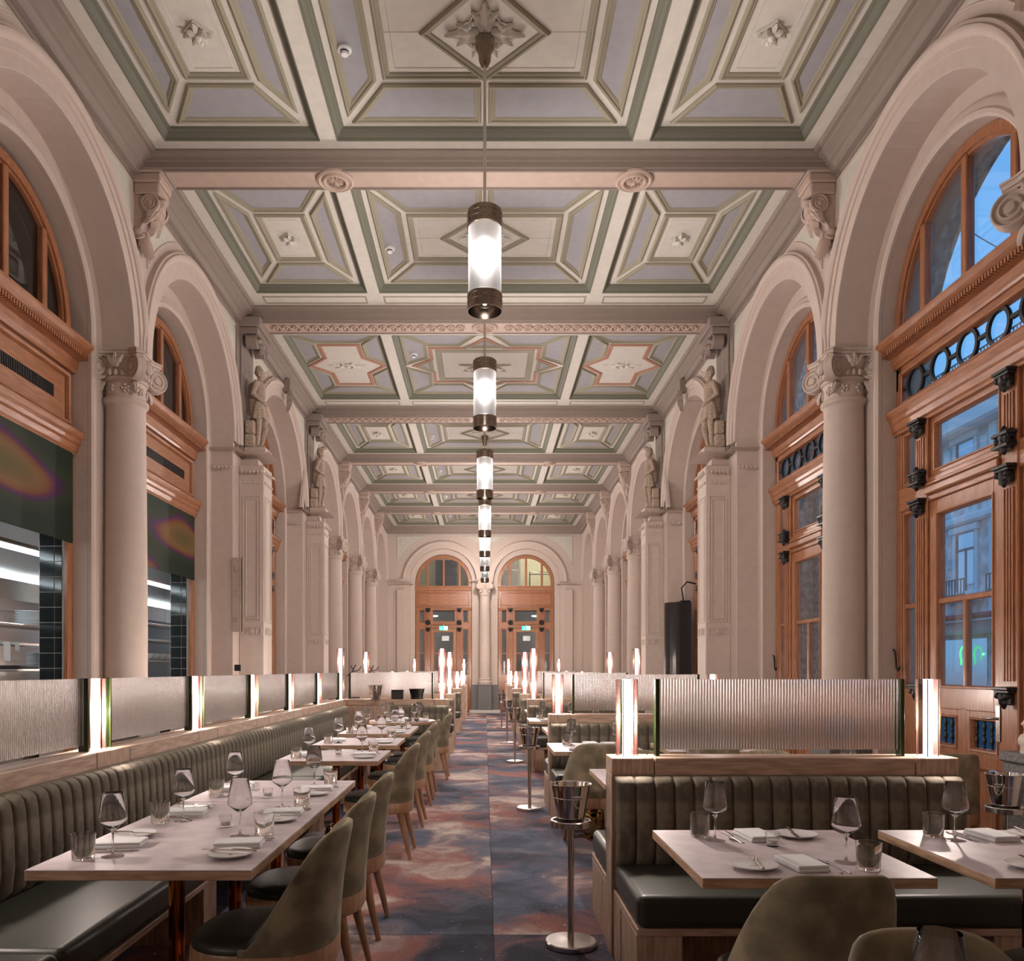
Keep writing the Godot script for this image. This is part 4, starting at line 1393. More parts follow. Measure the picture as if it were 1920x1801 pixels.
func build_windows() -> void:
	var k := 1
	for b in BAYC.size():
		var hw: float = BAYR[b] - 0.265
		var w := glazed_door("window_%d" % k, hw, SPRING[b], true)
		k += 1
		add_child(w)
		w.transform = Transform3D(Basis(Vector3(0, 0, -1), Vector3(0, 1, 0), Vector3(1, 0, 0)), P(W + 0.40, 0, BAYC[b]))
		meta(w, "arched street doorway of orange wood, %s from the front" % ["first", "second", "third and widest", "fourth", "fifth", "sixth", "seventh"][b], "window", "", "structure")
	for b in BAYC.size():
		var hw: float = BAYR[b] - 0.265
		var w: Node3D
		if b < 2:
			w = hatch("window_%d" % k, hw, SPRING[b], -0.08 if b == 0 else 0.15)
			meta(w, "arched kitchen hatch with iridescent screen, %s from the front" % ["first", "second"][b], "window", "", "structure")
		else:
			w = glazed_door("window_%d" % k, hw, SPRING[b], true)
			meta(w, "arched wooden doorway in the kitchen-side wall, %s from the front" % ["", "", "third and widest", "fourth", "fifth", "sixth", "seventh"][b], "window", "", "structure")
		k += 1
		add_child(w)
		w.transform = Transform3D(Basis(Vector3(0, 0, 1), Vector3(0, 1, 0), Vector3(-1, 0, 0)), P(-W - 0.40, 0, BAYC[b]))
	for s in [-1.0, 1.0]:
		var w := glazed_door("door_%d" % (1 if s < 0 else 2), 0.915, 4.24, false, 4.14)
		add_child(w)
		w.transform = Transform3D(Basis(Vector3(-1, 0, 0), Vector3(0, 1, 0), Vector3(0, 0, -1)), P(s * 1.355, 0, DEND + 0.3))
		meta(w, "arched wooden end door on the %s side with exit sign above" % ("kitchen" if s < 0 else "window"), "door", "", "structure")

# ---------------------------------------------------------------- kitchen behind the hatches
func omni(par: Node, pos: Vector3, col: Color, e: float, size := 0.03) -> void:
	var l := OmniLight3D.new()
	l.name = "light"
	l.position = pos
	l.light_color = col
	l.light_energy = e
	l.light_size = size
	l.omni_range = 40.0
	l.omni_attenuation = 2.0
	l.shadow_enabled = true
	par.add_child(l, true)

func build_kitchen() -> void:
	var rm := struct_("wall_kitchen", "pale steel-grey kitchen walls seen through the hatches", "wall")
	part(rm, "outer_wall", MB.new().box(P(-6.0, 0, 26.6), P(-5.8, 6.4, 2.2)), M.kitchen_wall)
	part(rm, "roof", MB.new().box(P(-6.0, 6.2, 26.6), P(-3.75, 6.4, 2.2)), M.kitchen_wall)
	part(rm, "near_wall", MB.new().box(P(-6.0, 0, 2.4), P(-3.7, 6.3, 2.2)), M.kitchen_wall)
	part(rm, "far_wall", MB.new().box(P(-6.0, 0, 13.7), P(-3.7, 6.3, 13.5)), M.kitchen_wall)
	part(rm, "closing_wall", MB.new().box(P(-6.0, 0, 26.7), P(-3.7, 6.3, 26.5)), M.kitchen_wall)
	part(rm, "kitchen_ceiling", MB.new().box(P(-5.8, 3.05, 13.5), P(-3.78, 3.2, 2.4)), M.kitchen_wall)
	# black tiled jambs
	for b in 2:
		var c: float = BAYC[b] + BAYR[b] - 0.265
		var jb := MB.new().box(P(-3.83, 0, c + 0.2), P(-3.60, 2.6, c - 0.03), 0.0)
		part(rm, "tile_bed", jb, M.grout)
		var tm := MB.new().box(Vector3(-0.0625, -0.0625, -0.003), Vector3(0.0625, 0.0625, 0.003), 0.002).mesh()
		var th := MB.new().box(Vector3(-0.03, -0.0625, -0.003), Vector3(0.03, 0.0625, 0.003), 0.002).mesh()
		for r in 14:
			var y := 0.82 + r * 0.131
			part(rm, "tile", tm, M.tile_black, Transform3D(Basis(), P(-3.762, y, c - 0.033)))
			part(rm, "tile", th, M.tile_black, Transform3D(Basis(), P(-3.664, y, c - 0.033)))
	# extractor hood along the kitchen
	var hood := thing("extractor_hood", "long brushed steel extractor hood behind the kitchen hatches", "hood")
	var T := Transform3D(Basis(Vector3(1, 0, 0), Vector3(0, 1, 0), Vector3(0, 0, -1)), Vector3.ZERO)
	part(hood, "canopy", MB.new().at(T).prism(PackedVector2Array([Vector2(-5.75, 2.1), Vector2(-4.75, 2.1), Vector2(-4.75, 2.3), Vector2(-5.1, 3.0), Vector2(-5.75, 3.0)]), 3.0, 13.0), M.brushed)
	for d in [4.4, 5.9, 7.4, 8.9, 10.4, 11.9]:
		part(hood, "panel_joint", MB.new().box(P(-4.752, 2.1, d + 0.01), P(-4.744, 2.3, d - 0.01), 0.002), M.steel)
	var strip := thing("tube_light", "cool white tube light under the kitchen ceiling", "light")
	part(strip, "housing", MB.new().box(P(-4.68, 2.61, 13.0), P(-4.56, 2.66, 3.2), 0.01), M.steel)
	part(strip, "tube", MB.new().box(P(-4.66, 2.575, 12.9), P(-4.58, 2.612, 3.3), 0.008), M.tube_cool)
	for d in [4.5, 7.2, 9.9, 12.3]:
		var al := AreaLight3D.new()
		al.name = "light"
		al.area_size = Vector2(0.08, 2.2)
		al.light_energy = 1.3
		al.light_color = Color(0.86, 0.95, 1.0)
		al.shadow_enabled = true
		strip.add_child(al, true)
		al.transform = Transform3D(Basis(Vector3.RIGHT, -PI / 2), P(-4.62, 2.56, d))
	# pass shelves with plates
	var sh := thing("pass_shelf", "two-tier steel pass shelf holding white plates behind the hatches", "shelf")
	for q in [[1.64, -4.12, -4.3, 4.0, 9.3], [1.41, -4.12, -4.45, 4.0, 9.3], [1.84, -4.48, -4.75, 4.0, 9.3], [1.52, -4.15, -4.5, 9.4, 12.8], [1.78, -4.15, -4.5, 9.4, 12.8], [2.0, -4.3, -4.6, 9.4, 12.8]]:
		part(sh, "shelf_board", MB.new().box(P(q[1], q[0] - 0.03, q[4]), P(q[2], q[0], q[3]), 0.006), M.steel)
	for d in [5.0, 9.2, 12.5]:
		part(sh, "upright", MB.new().box(P(-4.5, 0, d + 0.02), P(-4.47, 1.84, d - 0.02), 0.004), M.steel)
	var rng_ := thing("cooking_range", "dark oven range with control panel under the hood", "oven")
	part(rng_, "body", MB.new().box(P(-5.7, 0, 12.8), P(-4.8, 0.95, 4.0), 0.01), M.brushed)
	part(rng_, "back_panel", MB.new().box(P(-5.78, 0.95, 12.8), P(-5.72, 2.1, 4.0), 0.004), M.brushed)
	for k in 12:
		part(rng_, "knob", MB.new().at(Transform3D(Basis(Vector3.FORWARD, -PI / 2), P(-4.8, 0.86, 4.6 + k * 0.68))).lathe([Vector2(0.03, 0), Vector2(0.026, 0.03), Vector2(0, 0.032)], 12), M.black_iron)
	var grill := thing("salamander_grill", "steel grill oven with glowing racks seen through the second hatch", "oven")
	part(grill, "body", MB.new().box(P(-5.2, 1.06, 12.6), P(-4.72, 1.22, 10.6), 0.01), M.steel)
	part(grill, "dial", MB.new().at(Transform3D(Basis(Vector3.RIGHT, PI / 2), P(-4.85, 1.14, 10.6))).lathe([Vector2(0.025, 0), Vector2(0.022, 0.02), Vector2(0, 0.022)], 12), M.black_iron)
	var counter := thing("kitchen_counter", "steel kitchen counter under the hatch openings", "counter")
	part(counter, "top", MB.new().box(P(-3.84, 0.86, 12.8), P(-4.4, 0.92, 3.5), 0.006), M.steel)
	part(counter, "front", MB.new().box(P(-3.9, 0, 12.8), P(-4.36, 0.86, 3.5), 0.004), M.brushed)
	var stack_at := [[1.84, 8.12, -4.62, "tall stack of white plates on the upper kitchen shelf"], [1.41, 7.72, -4.28, "low stack of white plates on the bottom kitchen shelf"]]
	for q in stack_at:
		var st := thing("plate_stack", q[3], "plates", P(q[2], q[0], q[1]))
		for k in 9:
			part(st, "plate", plate_mesh(), M.porcelain, Transform3D(Basis().scaled(Vector3(1.7, 1.0, 1.7)), Vector3(0, k * 0.0165, 0)))
	for k in 6:
		var bw := thing("bowl", "white bowl on the shelf behind the second hatch, %s in the row" % ["first", "second", "third", "fourth", "fifth", "last"][k], "bowl", P(-4.32, 1.52, 10.0 + k * 0.2), 0, "bowls on the kitchen shelf")
		part(bw, "bowl_body", MB.new().lathe([Vector2(0.04, 0), Vector2(0.06, 0.012), Vector2(0.085, 0.06), Vector2(0.09, 0.085), Vector2(0.085, 0.085), Vector2(0.05, 0.02), Vector2(0, 0.016)], 20, 50), M.porcelain)
	for q in [["order_ticket", 6.88, 0.10, 0.17, "long paper order ticket hanging from the kitchen shelf"], ["order_ticket", 7.03, 0.06, 0.075, "short paper order ticket hanging from the kitchen shelf"]]:
		var tk := thing(q[0], q[4], "paper", P(-4.11, 1.64, q[1]))
		part(tk, "sheet", MB.new().box(Vector3(0, -q[3], -q[2] / 2), Vector3(0.002, 0, q[2] / 2)), M.paper)
	var tr := thing("serving_tray", "black serving tray on the middle kitchen shelf", "tray", P(-4.28, 1.41, 7.1))
	part(tr, "tray_body", MB.new().box(Vector3(-0.17, 0, -0.3), Vector3(0.17, 0.025, 0.3), 0.008), M.black_iron)

# ---------------------------------------------------------------- street outside
func facade_window(b: Node3D, x: float, y: float, d: float, hw: float, hh: float) -> void:
	# window on a facade that faces -x
	var w := Node3D.new()
	w.name = "window"
	b.add_child(w, true)
	part(w, "surround", MB.new().box(P(x - 0.10, y - hh - 0.16, d + hw + 0.2), P(x + 0.1, y - hh, d - hw - 0.2), 0.02).box(P(x - 0.14, y + hh + 0.05, d + hw + 0.28), P(x + 0.1, y + hh + 0.28, d - hw - 0.28), 0.03).box(P(x - 0.06, y - hh, d + hw + 0.16), P(x + 0.05, y + hh + 0.05, d + hw), 0.01).box(P(x - 0.06, y - hh, d - hw), P(x + 0.05, y + hh + 0.05, d - hw - 0.16), 0.01), M.facade_trim)
	part(w, "pane", MB.new().box(P(x - 0.005, y - hh, d + hw), P(x + 0.02, y + hh + 0.05, d - hw)), M.facade_glass)
	part(w, "sash", MB.new().box(P(x - 0.03, y - hh, d + 0.03), P(x, y + hh * 0.45, d - 0.03)).box(P(x - 0.03, y + hh * 0.42, d + hw), P(x, y + hh * 0.5, d - hw)).box(P(x - 0.03, y - hh, d + hw), P(x, y + hh, d + hw - 0.06)).box(P(x - 0.03, y - hh, d - hw + 0.06), P(x, y + hh, d - hw)), M.roof_slate)

func railing(b: Node3D, x: float, y: float, d0: float, d1: float, h: float) -> void:
	var m := MB.new()
	m.box(P(x - 0.02, y + h - 0.04, d1), P(x + 0.02, y + h, d0))
	m.box(P(x - 0.02, y + 0.02, d1), P(x + 0.02, y + 0.06, d0))
	var n := int((d1 - d0) / 0.16)
	for k in n + 1:
		var d := lerpf(d0, d1, float(k) / n)
		m.box(P(x - 0.012, y, d + 0.012), P(x + 0.012, y + h, d - 0.012))
	part(b, "railing", m, M.black_iron)

func build_street() -> void:
	var g := struct_("street", "dark asphalt street outside the tall windows", "street")
	part(g, "roadway", MB.new().box(P(5.2, -0.35, 80), P(40, -0.12, -10)), M.asphalt)
	part(g, "pavement", MB.new().box(P(3.78, -0.3, 80), P(8.4, -0.01, -10)), M.street_stone)
	var b := thing("street_building", "pale four-storey corner house with cornices and balconies across the street", "building", Vector3.ZERO)
	var X := 16.0
	part(b, "wall", MB.new().box(P(X, -0.2, 60), P(X + 6, 9.4, 6)), M.facade)
	for q in [[2.55, 2.95, 0.55], [6.2, 6.5, 0.25], [9.2, 9.75, 0.6]]:
		part(b, "string_course", MB.new().box(P(X - q[2], q[0], 60), P(X + 0.1, q[1], 6), 0.08), M.facade_trim)
	part(b, "roof", MB.new().at(Transform3D(Basis(Vector3(1, 0, 0), Vector3(0, 1, 0), Vector3(0, 0, -1)), Vector3.ZERO)).prism(PackedVector2Array([Vector2(X - 0.3, 9.75), Vector2(X + 1.6, 11.6), Vector2(X + 6, 11.6), Vector2(X + 6, 9.75)]), 6, 60), M.roof_slate)
	for k in 14:
		var d := 8.0 + k * 3.1
		facade_window(b, X, 8.1, d, 0.5, 0.85)
		facade_window(b, X, 4.95, d, 0.52, 0.95)
		part(b, "pilaster", MB.new().box(P(X - 0.12, 3.0, d + 1.75), P(X + 0.1, 9.2, d + 1.35), 0.03), M.facade_trim)
		part(b, "shop_window", MB.new().box(P(X - 0.02, 0.4, d + 1.15), P(X + 0.1, 2.4, d - 1.15)), M.facade_glass)
		part(b, "balcony", MB.new().box(P(X - 0.7, 3.62, d + 1.0), P(X, 3.78, d - 1.0), 0.04), M.facade_trim)
		railing(b, X - 0.66, 3.78, d - 0.98, d + 0.98, 0.55)
		for s in [-1.0, 1.0]:
			part(b, "panel", MB.new().box(P(X - 0.06, 7.3, d + s * 1.2), P(X + 0.1, 8.9, d + s * 0.85), 0.02), M.facade_trim)
	railing(b, X + 0.2, 11.0, 20.0, 34.0, 0.9)
	var aw := thing("awning", "dark red shop awning on the house across the street", "awning")
	part(aw, "canopy", MB.new().box(P(X - 1.2, 3.0, 34), P(X - 0.5, 3.12, 18), 0.02), M.awning_red)
	var ns := thing("neon_sign", "green neon tube loop on the shop front across the street", "sign", P(X - 0.25, 1.9, 26.3))
	var pts := []
	for k in 13:
		var a := PI * 1.25 - PI * 1.5 * k / 12.0
		pts.append(Vector3(0, 0.25 * sin(a), -0.2 * cos(a)))
	pts.append(Vector3(0, -0.35, -0.15))
	part(ns, "neon_tube", MB.new().tube(pts, 0.03, 6), M.neon_green)
	omni(ns, Vector3(-0.15, 0, 0), Color(0.3, 1, 0.5), 0.03)
	# rusticated stone porch arch in front of the hall
	var ar := thing("stone_porch", "rusticated sandstone porch arcade outside the tall windows", "arch")
	var PX := 6.4
	var TP := Transform3D(Basis(Vector3(0, 0, -1), Vector3(0, 1, 0), Vector3(1, 0, 0)), Vector3(PX, 0, 0))
	for ci in 3:
		var c := 0.0 + 9.9 * ci
		var u0 := c - 4.95
		var u1 := c + 4.95
		part(ar, "spandrel_wall", MB.new().at(TP).prism(arch_panel(u0, u1, 6.0, 6.0, 9.6, c, 2.44, 6.0), 0.06, 0.5), M.street_stone)
		for q in [[u0, c - 2.44], [c + 2.44, u1]]:
			part(ar, "pier_core", MB.new().at(TP).box(Vector3(q[0], -0.2, 0.06), Vector3(q[1], 6.0, 0.5)), M.street_stone)
			for k in 11:
				var y := -0.1 + k * 0.555
				part(ar, "block", MB.new().at(TP).box(Vector3(q[0], y, 0.0), Vector3(q[1], y + 0.53, 0.1), 0.035), M.street_stone)
		var n := 13
		for k in n:
			var a0 := PI * k / n
			var a1 := PI * (k + 1) / n - 0.012
			var p := PackedVector2Array([Vector2(c + 2.44 * cos(a0), 6.0 + 2.44 * sin(a0)), Vector2(c + 2.44 * cos(a1), 6.0 + 2.44 * sin(a1)), Vector2(c + 3.1 * cos(a1), 6.0 + 3.1 * sin(a1)), Vector2(c + 3.1 * cos(a0), 6.0 + 3.1 * sin(a0))])
			part(ar, "arch_stone", MB.new().at(TP).prism(p, 0.0, 0.48), M.street_stone)
	for k in 3:
		for s in [5.8, 14.4, 15.6]:
			if k == 0:
				var fc := MB.new()
				var rr := []
				for q in [[0.24, 0.0], [0.24, 0.3], [0.19, 0.34], [0.175, 5.5], [0.24, 5.6], [0.24, 5.95]]:
					var r := PackedVector3Array()
					for t in 48:
						var an := TAU * t / 48
						var ra: float = q[0] * (1.0 - (0.07 if (t % 4) in [1, 2] and q[1] > 0.32 and q[1] < 5.55 else 0.0))
						r.append(Vector3(ra * cos(an), q[1], ra * sin(an)))
					rr.append(r)
				fc.grid(rr, true, false, 20)
				part(ar, "fluted_column", fc, M.street_stone, Transform3D(Basis(), P(PX - 0.18, 0, s)))
	var wr := thing("overhead_wire", "thin dark tram wire hanging across the evening sky", "wire")
	var wp := []
	for k in 13:
		var t := k / 12.0
		wp.append(P(10.0, 11.3 - 3.4 * t - 0.15 * sin(PI * t), 17.4 - 4.0 * t))
	part(wr, "cable", MB.new().tube(wp, 0.012, 5), M.black_iron)

# ---------------------------------------------------------------- rooms beyond the end doors
func build_foyer() -> void:
	var rm := struct_("wall_foyer", "dim foyer and lit gallery seen through the end doors", "wall")
	part(rm, "far_panel", MB.new().box(P(-3.8, 0, 30.2), P(3.8, 3.6, 30.0)), M.kitchen_wall)
	part(rm, "gallery_wall", MB.new().box(P(-3.8, 3.75, 30.2), P(3.8, 6.4, 30.0)), M.pale_yellow)
	for s in [-1.0, 1.0]:
		part(rm, "flank_wall", MB.new().box(P(s * 3.6, 0, 30.2), P(s * 3.8, 6.4, 26.5)), M.pale_yellow)
	part(rm, "gallery_floor", MB.new().box(P(-3.8, 3.55, 30.2), P(3.8, 3.75, 26.56)), M.taupe)
	part(rm, "roof", MB.new().box(P(-3.8, 6.3, 30.2), P(3.8, 6.5, 26.4)), M.cream)
	part(rm, "partition", MB.new().box(P(-0.1, 0, 30.2), P(0.1, 6.4, 26.56)), M.pale_yellow)
	part(rm, "gallery_beam", MB.new().box(P(-3.6, 5.6, 28.4), P(-0.1, 5.9, 28.0), 0.02), M.white)
	part(rm, "dark_panel", MB.new().box(P(-1.75, 3.75, 28.6), P(-1.0, 5.3, 28.5), 0.01), M.dark_cabinet)  # plain dark upright rectangle standing in the gallery
	var dr := thing("gallery_door", "white panelled door leaf standing open in the upper gallery", "door", P(0.9, 3.75, 28.2), 0.5)
	part(dr, "leaf", MB.new().box(Vector3(-0.4, 0, -0.02), Vector3(0.4, 2.1, 0.02), 0.004), M.white)
	for k in 4:
		part(dr, "panel_frame", MB.new().sweep(ccw(rect(-0.3 + 0.32 * (k % 2), 0.2 + 0.95 * (k / 2), -0.02 + 0.32 * (k % 2), 1.0 + 0.95 * (k / 2))), true, [Vector2(0.01, 0.02), Vector2(0.005, 0.03), Vector2(-0.01, 0.02)]), M.white)
	var rk := thing("pipe_rack", "black pipe clothes rack standing in the upper gallery", "rack", P(1.85, 3.75, 27.6))
	part(rk, "tube_frame", MB.new().tube([Vector3(-0.3, 0, 0), Vector3(-0.3, 1.0, 0), Vector3(0.6, 1.0, 0), Vector3(0.6, 0, 0)], 0.025, 6), M.black_iron)
	part(rk, "cross_bar", MB.new().tube([Vector3(-0.3, 0.92, 0.05), Vector3(0.6, 0.92, 0.05)], 0.015, 6), M.black_iron)
	for q in [[-1.9, 6.05, 28.0, 1.0], [1.9, 6.05, 28.6, 2.2], [-1.8, 3.3, 28.6, 0.10], [1.8, 3.3, 28.6, 0.10]]:
		var lp := thing("ceiling_light", "round ceiling light in the %s" % {-1.9: "kitchen-side gallery", 1.9: "window-side gallery", -1.8: "kitchen-side foyer", 1.8: "window-side foyer"}[q[0]], "light", P(q[0], q[1], q[2]))
		part(lp, "bulb_disc", MB.new().lathe([Vector2(0, -0.02), Vector2(0.12, -0.015), Vector2(0.13, 0), Vector2(0.13, 0.03), Vector2(0, 0.03)], 20), M.bulb_glow if q[3] > 0.5 else M.sign_white)
		omni(lp, Vector3(0, -0.06, 0), Color(1, 0.97, 0.9), q[3], 0.1)
	for s in [-1.0, 1.0]:
		var ex := thing("exit_sign", "green lit exit sign over the %s-side end door" % ("kitchen" if s < 0 else "window"), "sign", P(s * 1.345, 2.74, DEND - 0.02))
		part(ex, "sign_box", MB.new().box(Vector3(-0.14, -0.07, -0.03), Vector3(0.14, 0.07, 0.0), 0.004), M.sign_green)
		part(ex, "sign_field", MB.new().box(Vector3(0.02, -0.06, 0.0), Vector3(0.13, 0.06, 0.004)), M.sign_white)
		part(ex, "sign_arrow", MB.new().box(Vector3(-0.08, -0.02, 0.0), Vector3(-0.065, 0.045, 0.004)).prism(PackedVector2Array([Vector2(-0.11, -0.015), Vector2(-0.035, -0.015), Vector2(-0.0725, -0.055)]), 0.0, 0.004), M.sign_white)
		part(ex, "sign_figure", MB.new().box(Vector3(0.06, -0.02, 0.004), Vector3(0.085, 0.025, 0.007)).box(Vector3(0.066, 0.028, 0.004), Vector3(0.08, 0.044, 0.007)).box(Vector3(0.045, -0.05, 0.004), Vector3(0.06, -0.018, 0.007)).box(Vector3(0.085, -0.05, 0.004), Vector3(0.098, -0.018, 0.007)), M.sign_green)
		part(ex, "bracket", MB.new().box(Vector3(-0.02, 0.07, -0.02), Vector3(0.02, 0.11, -0.005)), M.steel)
		omni(ex, Vector3(0, 0, 0.05), Color(0.4, 1, 0.75), 0.02)
		var nt := thing("paper_notice", "white paper notice behind the glass of the %s-side end door" % ("kitchen" if s < 0 else "window"), "paper", P(s * 1.335 + 0.04, 2.42, DEND + 0.27))
		part(nt, "sheet", MB.new().box(Vector3(-0.12, -0.08, 0), Vector3(0.12, 0.08, 0.002)), M.paper)

# ---------------------------------------------------------------- statues (smooth union of tapered limbs, meshed as surface nets)
func statue_mesh(mirror: bool) -> ArrayMesh:
	var cell := 0.017
	var lo := Vector3(-0.42, -0.02, -0.32)
	var nx := 50
	var ny := 114
	var nz := 40
	var fld := PackedFloat32Array()
	fld.resize(nx * ny * nz)
	fld.fill(1.0)
	# [a, b, ra, rb, k]
	var bones := [
		[Vector3(0, 0.98, 0), Vector3(0, 1.18, 0.0), 0.135, 0.125, 0.05],
		[Vector3(0, 1.18, 0), Vector3(0, 1.36, -0.01), 0.13, 0.155, 0.05],
		[Vector3(-0.11, 1.42, -0.01), Vector3(0.11, 1.42, -0.01), 0.075, 0.075, 0.05],
		[Vector3(0, 1.42, 0), Vector3(0, 1.55, 0.02), 0.055, 0.05, 0.03],
		[Vector3(-0.09, 0.95, 0), Vector3(-0.10, 0.5, 0.02), 0.095, 0.062, 0.03],
		[Vector3(-0.10, 0.5, 0.02), Vector3(-0.10, 0.09, -0.01), 0.064, 0.04, 0.02],
		[Vector3(-0.10, 0.05, -0.02), Vector3(-0.11, 0.035, 0.14), 0.042, 0.034, 0.02],
		[Vector3(0.09, 0.95, 0), Vector3(0.13, 0.5, 0.09), 0.095, 0.062, 0.03],
		[Vector3(0.13, 0.5, 0.09), Vector3(0.14, 0.09, 0.0), 0.064, 0.04, 0.02],
		[Vector3(0.14, 0.05, 0.0), Vector3(0.17, 0.035, 0.15), 0.042, 0.034, 0.02],
		[Vector3(-0.19, 1.41, -0.01), Vector3(-0.29, 1.14, -0.05), 0.062, 0.05, 0.03],
		[Vector3(-0.29, 1.14, -0.05), Vector3(-0.12, 0.99, 0.14), 0.047, 0.034, 0.02],
		[Vector3(-0.12, 0.99, 0.14), Vector3(-0.04, 0.95, 0.17), 0.036, 0.026, 0.015],
		[Vector3(0.19, 1.41, -0.01), Vector3(0.28, 1.13, 0.0), 0.062, 0.05, 0.03],
		[Vector3(0.28, 1.13, 0.0), Vector3(0.24, 0.88, 0.1), 0.047, 0.034, 0.02],
		[Vector3(0.24, 0.88, 0.1), Vector3(0.22, 0.80, 0.13), 0.036, 0.028, 0.015],
		[Vector3(0.22, 0.80, 0.10), Vector3(0.24, 0.72, 0.10), 0.06, 0.065, 0.015],
		[Vector3(0, 1.60, 0.03), Vector3(0, 1.68, 0.02), 0.078, 0.088, 0.02],
		[Vector3(0, 1.635, 0.105), Vector3(0, 1.60, 0.125), 0.010, 0.016, 0.012],
		[Vector3(-0.03, 1.575, 0.095), Vector3(0.03, 1.575, 0.095), 0.014, 0.014, 0.012],
		[Vector3(-0.09, 1.63, 0.01), Vector3(-0.09, 1.60, 0.01), 0.018, 0.014, 0.01],
		[Vector3(0.09, 1.63, 0.01), Vector3(0.09, 1.60, 0.01), 0.018, 0.014, 0.01],
		[Vector3(0, 1.70, 0.0), Vector3(0, 1.77, -0.01), 0.105, 0.075, 0.012],
		[Vector3(-0.07, 1.70, 0.09), Vector3(0.07, 1.70, 0.09), 0.028, 0.028, 0.02],
		[Vector3(0, 0.84, -0.1), Vector3(0, 1.36, -0.11), 0.14, 0.12, 0.04],
	]
	for b in bones:
		var A: Vector3 = b[0]
		var B: Vector3 = b[1]
		var ra: float = b[2]
		var rb: float = b[3]
		var kk: float = b[4]
		var mx := maxf(ra, rb) + 0.06
		var i0 := Vector3i(((A.min(B) - Vector3.ONE * mx - lo) / cell).floor()).clamp(Vector3i.ZERO, Vector3i(nx - 1, ny - 1, nz - 1))
		var i1 := Vector3i(((A.max(B) + Vector3.ONE * mx - lo) / cell).ceil()).clamp(Vector3i.ZERO, Vector3i(nx - 1, ny - 1, nz - 1))
		var AB := B - A
		var ll := maxf(AB.length_squared(), 1e-9)
		for y in range(i0.y, i1.y + 1):
			for z in range(i0.z, i1.z + 1):
				for x in range(i0.x, i1.x + 1):
					var p := lo + Vector3(x, y, z) * cell
					var t := clampf((p - A).dot(AB) / ll, 0, 1)
					var ds := (p - A - AB * t).length() - lerpf(ra, rb, t)
					var id := (y * nz + z) * nx + x
					var o := fld[id]
					var h := maxf(kk - absf(o - ds), 0.0) / kk
					fld[id] = minf(o, ds) - h * h * kk * 0.25
	# pleated tunic from the waist to the thighs
	for y in range(int((0.60 - lo.y) / cell), int((1.06 - lo.y) / cell)):
		for z in nz:
			for x in nx:
				var p := lo + Vector3(x, y, z) * cell
				var t := clampf((1.04 - p.y) / 0.4, 0, 1)
				var an := atan2(p.x, p.z)
				var rr := lerpf(0.145, 0.235, t) + 0.011 * t * sin(an * 13.0) + 0.008 * t * sin(an * 7.0 + 1.0)
				var ds := Vector2(p.x / 1.08, p.z / 0.82).length() - rr
				ds = maxf(ds * 0.85, maxf(0.635 + 0.02 * sin(an * 5.0) - p.y, p.y - 1.04))
				var id := (y * nz + z) * nx + x
				var o := fld[id]
				var h := maxf(0.02 - absf(o - ds), 0.0) / 0.02
				fld[id] = minf(o, ds) - h * h * 0.02 * 0.25
	# surface nets
	var vid := PackedInt32Array()
	vid.resize(nx * ny * nz)
	vid.fill(-1)
	var pos := PackedVector3Array()
	for y in ny - 1:
		for z in nz - 1:
			for x in nx - 1:
				var c := PackedFloat32Array()
				var inside := 0
				for q in 8:
					var f := fld[((y + ((q >> 1) & 1)) * nz + z + (q >> 2)) * nx + x + (q & 1)]
					c.append(f)
					if f < 0.0:
						inside += 1
				if inside == 0 or inside == 8:
					continue
				var sum := Vector3.ZERO
				var cnt := 0
				for e in [[0, 1], [2, 3], [4, 5], [6, 7], [0, 2], [1, 3], [4, 6], [5, 7], [0, 4], [1, 5], [2, 6], [3, 7]]:
					var f0 := c[e[0]]
					var f1 := c[e[1]]
					if (f0 < 0.0) != (f1 < 0.0):
						var t := f0 / (f0 - f1)
						var p0 := Vector3(e[0] & 1, (e[0] >> 1) & 1, e[0] >> 2)
						var p1 := Vector3(e[1] & 1, (e[1] >> 1) & 1, e[1] >> 2)
						sum += p0.lerp(p1, t)
						cnt += 1
				vid[(y * nz + z) * nx + x] = pos.size()
				pos.append(lo + (Vector3(x, y, z) + sum / cnt) * cell)
	var quads := []
	for y in range(1, ny - 1):
		for z in range(1, nz - 1):
			for x in range(1, nx - 1):
				var i := (y * nz + z) * nx + x
				var f := fld[i]
				if (f < 0.0) != (fld[i + 1] < 0.0):
					var q := [vid[i], vid[i - nz * nx], vid[i - nz * nx - nx], vid[i - nx]]
					if f < 0.0: q.reverse()
					quads.append(q)
				if (f < 0.0) != (fld[i + nz * nx] < 0.0):
					var q := [vid[i], vid[i - nx], vid[i - nx - 1], vid[i - 1]]
					if f < 0.0: q.reverse()
					quads.append(q)
				if (f < 0.0) != (fld[i + nx] < 0.0):
					var q := [vid[i], vid[i - 1], vid[i - 1 - nz * nx], vid[i - nz * nx]]
					if f < 0.0: q.reverse()
					quads.append(q)
	var nrm := PackedVector3Array()
	nrm.resize(pos.size())
	for q in quads:
		if q[0] < 0 or q[1] < 0 or q[2] < 0 or q[3] < 0:
			continue
		var nn := (pos[q[1]] - pos[q[0]]).cross(pos[q[2]] - pos[q[0]])
		for k in 4:
			nrm[q[k]] += nn
	var m := MB.new().at(Transform3D(Basis().scaled(Vector3(-1 if mirror else 1, 1, 1) * 0.60), Vector3.ZERO))
	for q in quads:
		if q[0] < 0 or q[1] < 0 or q[2] < 0 or q[3] < 0:
			continue
		m.trin(pos[q[0]], pos[q[1]], pos[q[2]], nrm[q[0]], nrm[q[1]], nrm[q[2]])
		m.trin(pos[q[0]], pos[q[2]], pos[q[3]], nrm[q[0]], nrm[q[2]], nrm[q[3]])
	return m.mesh()

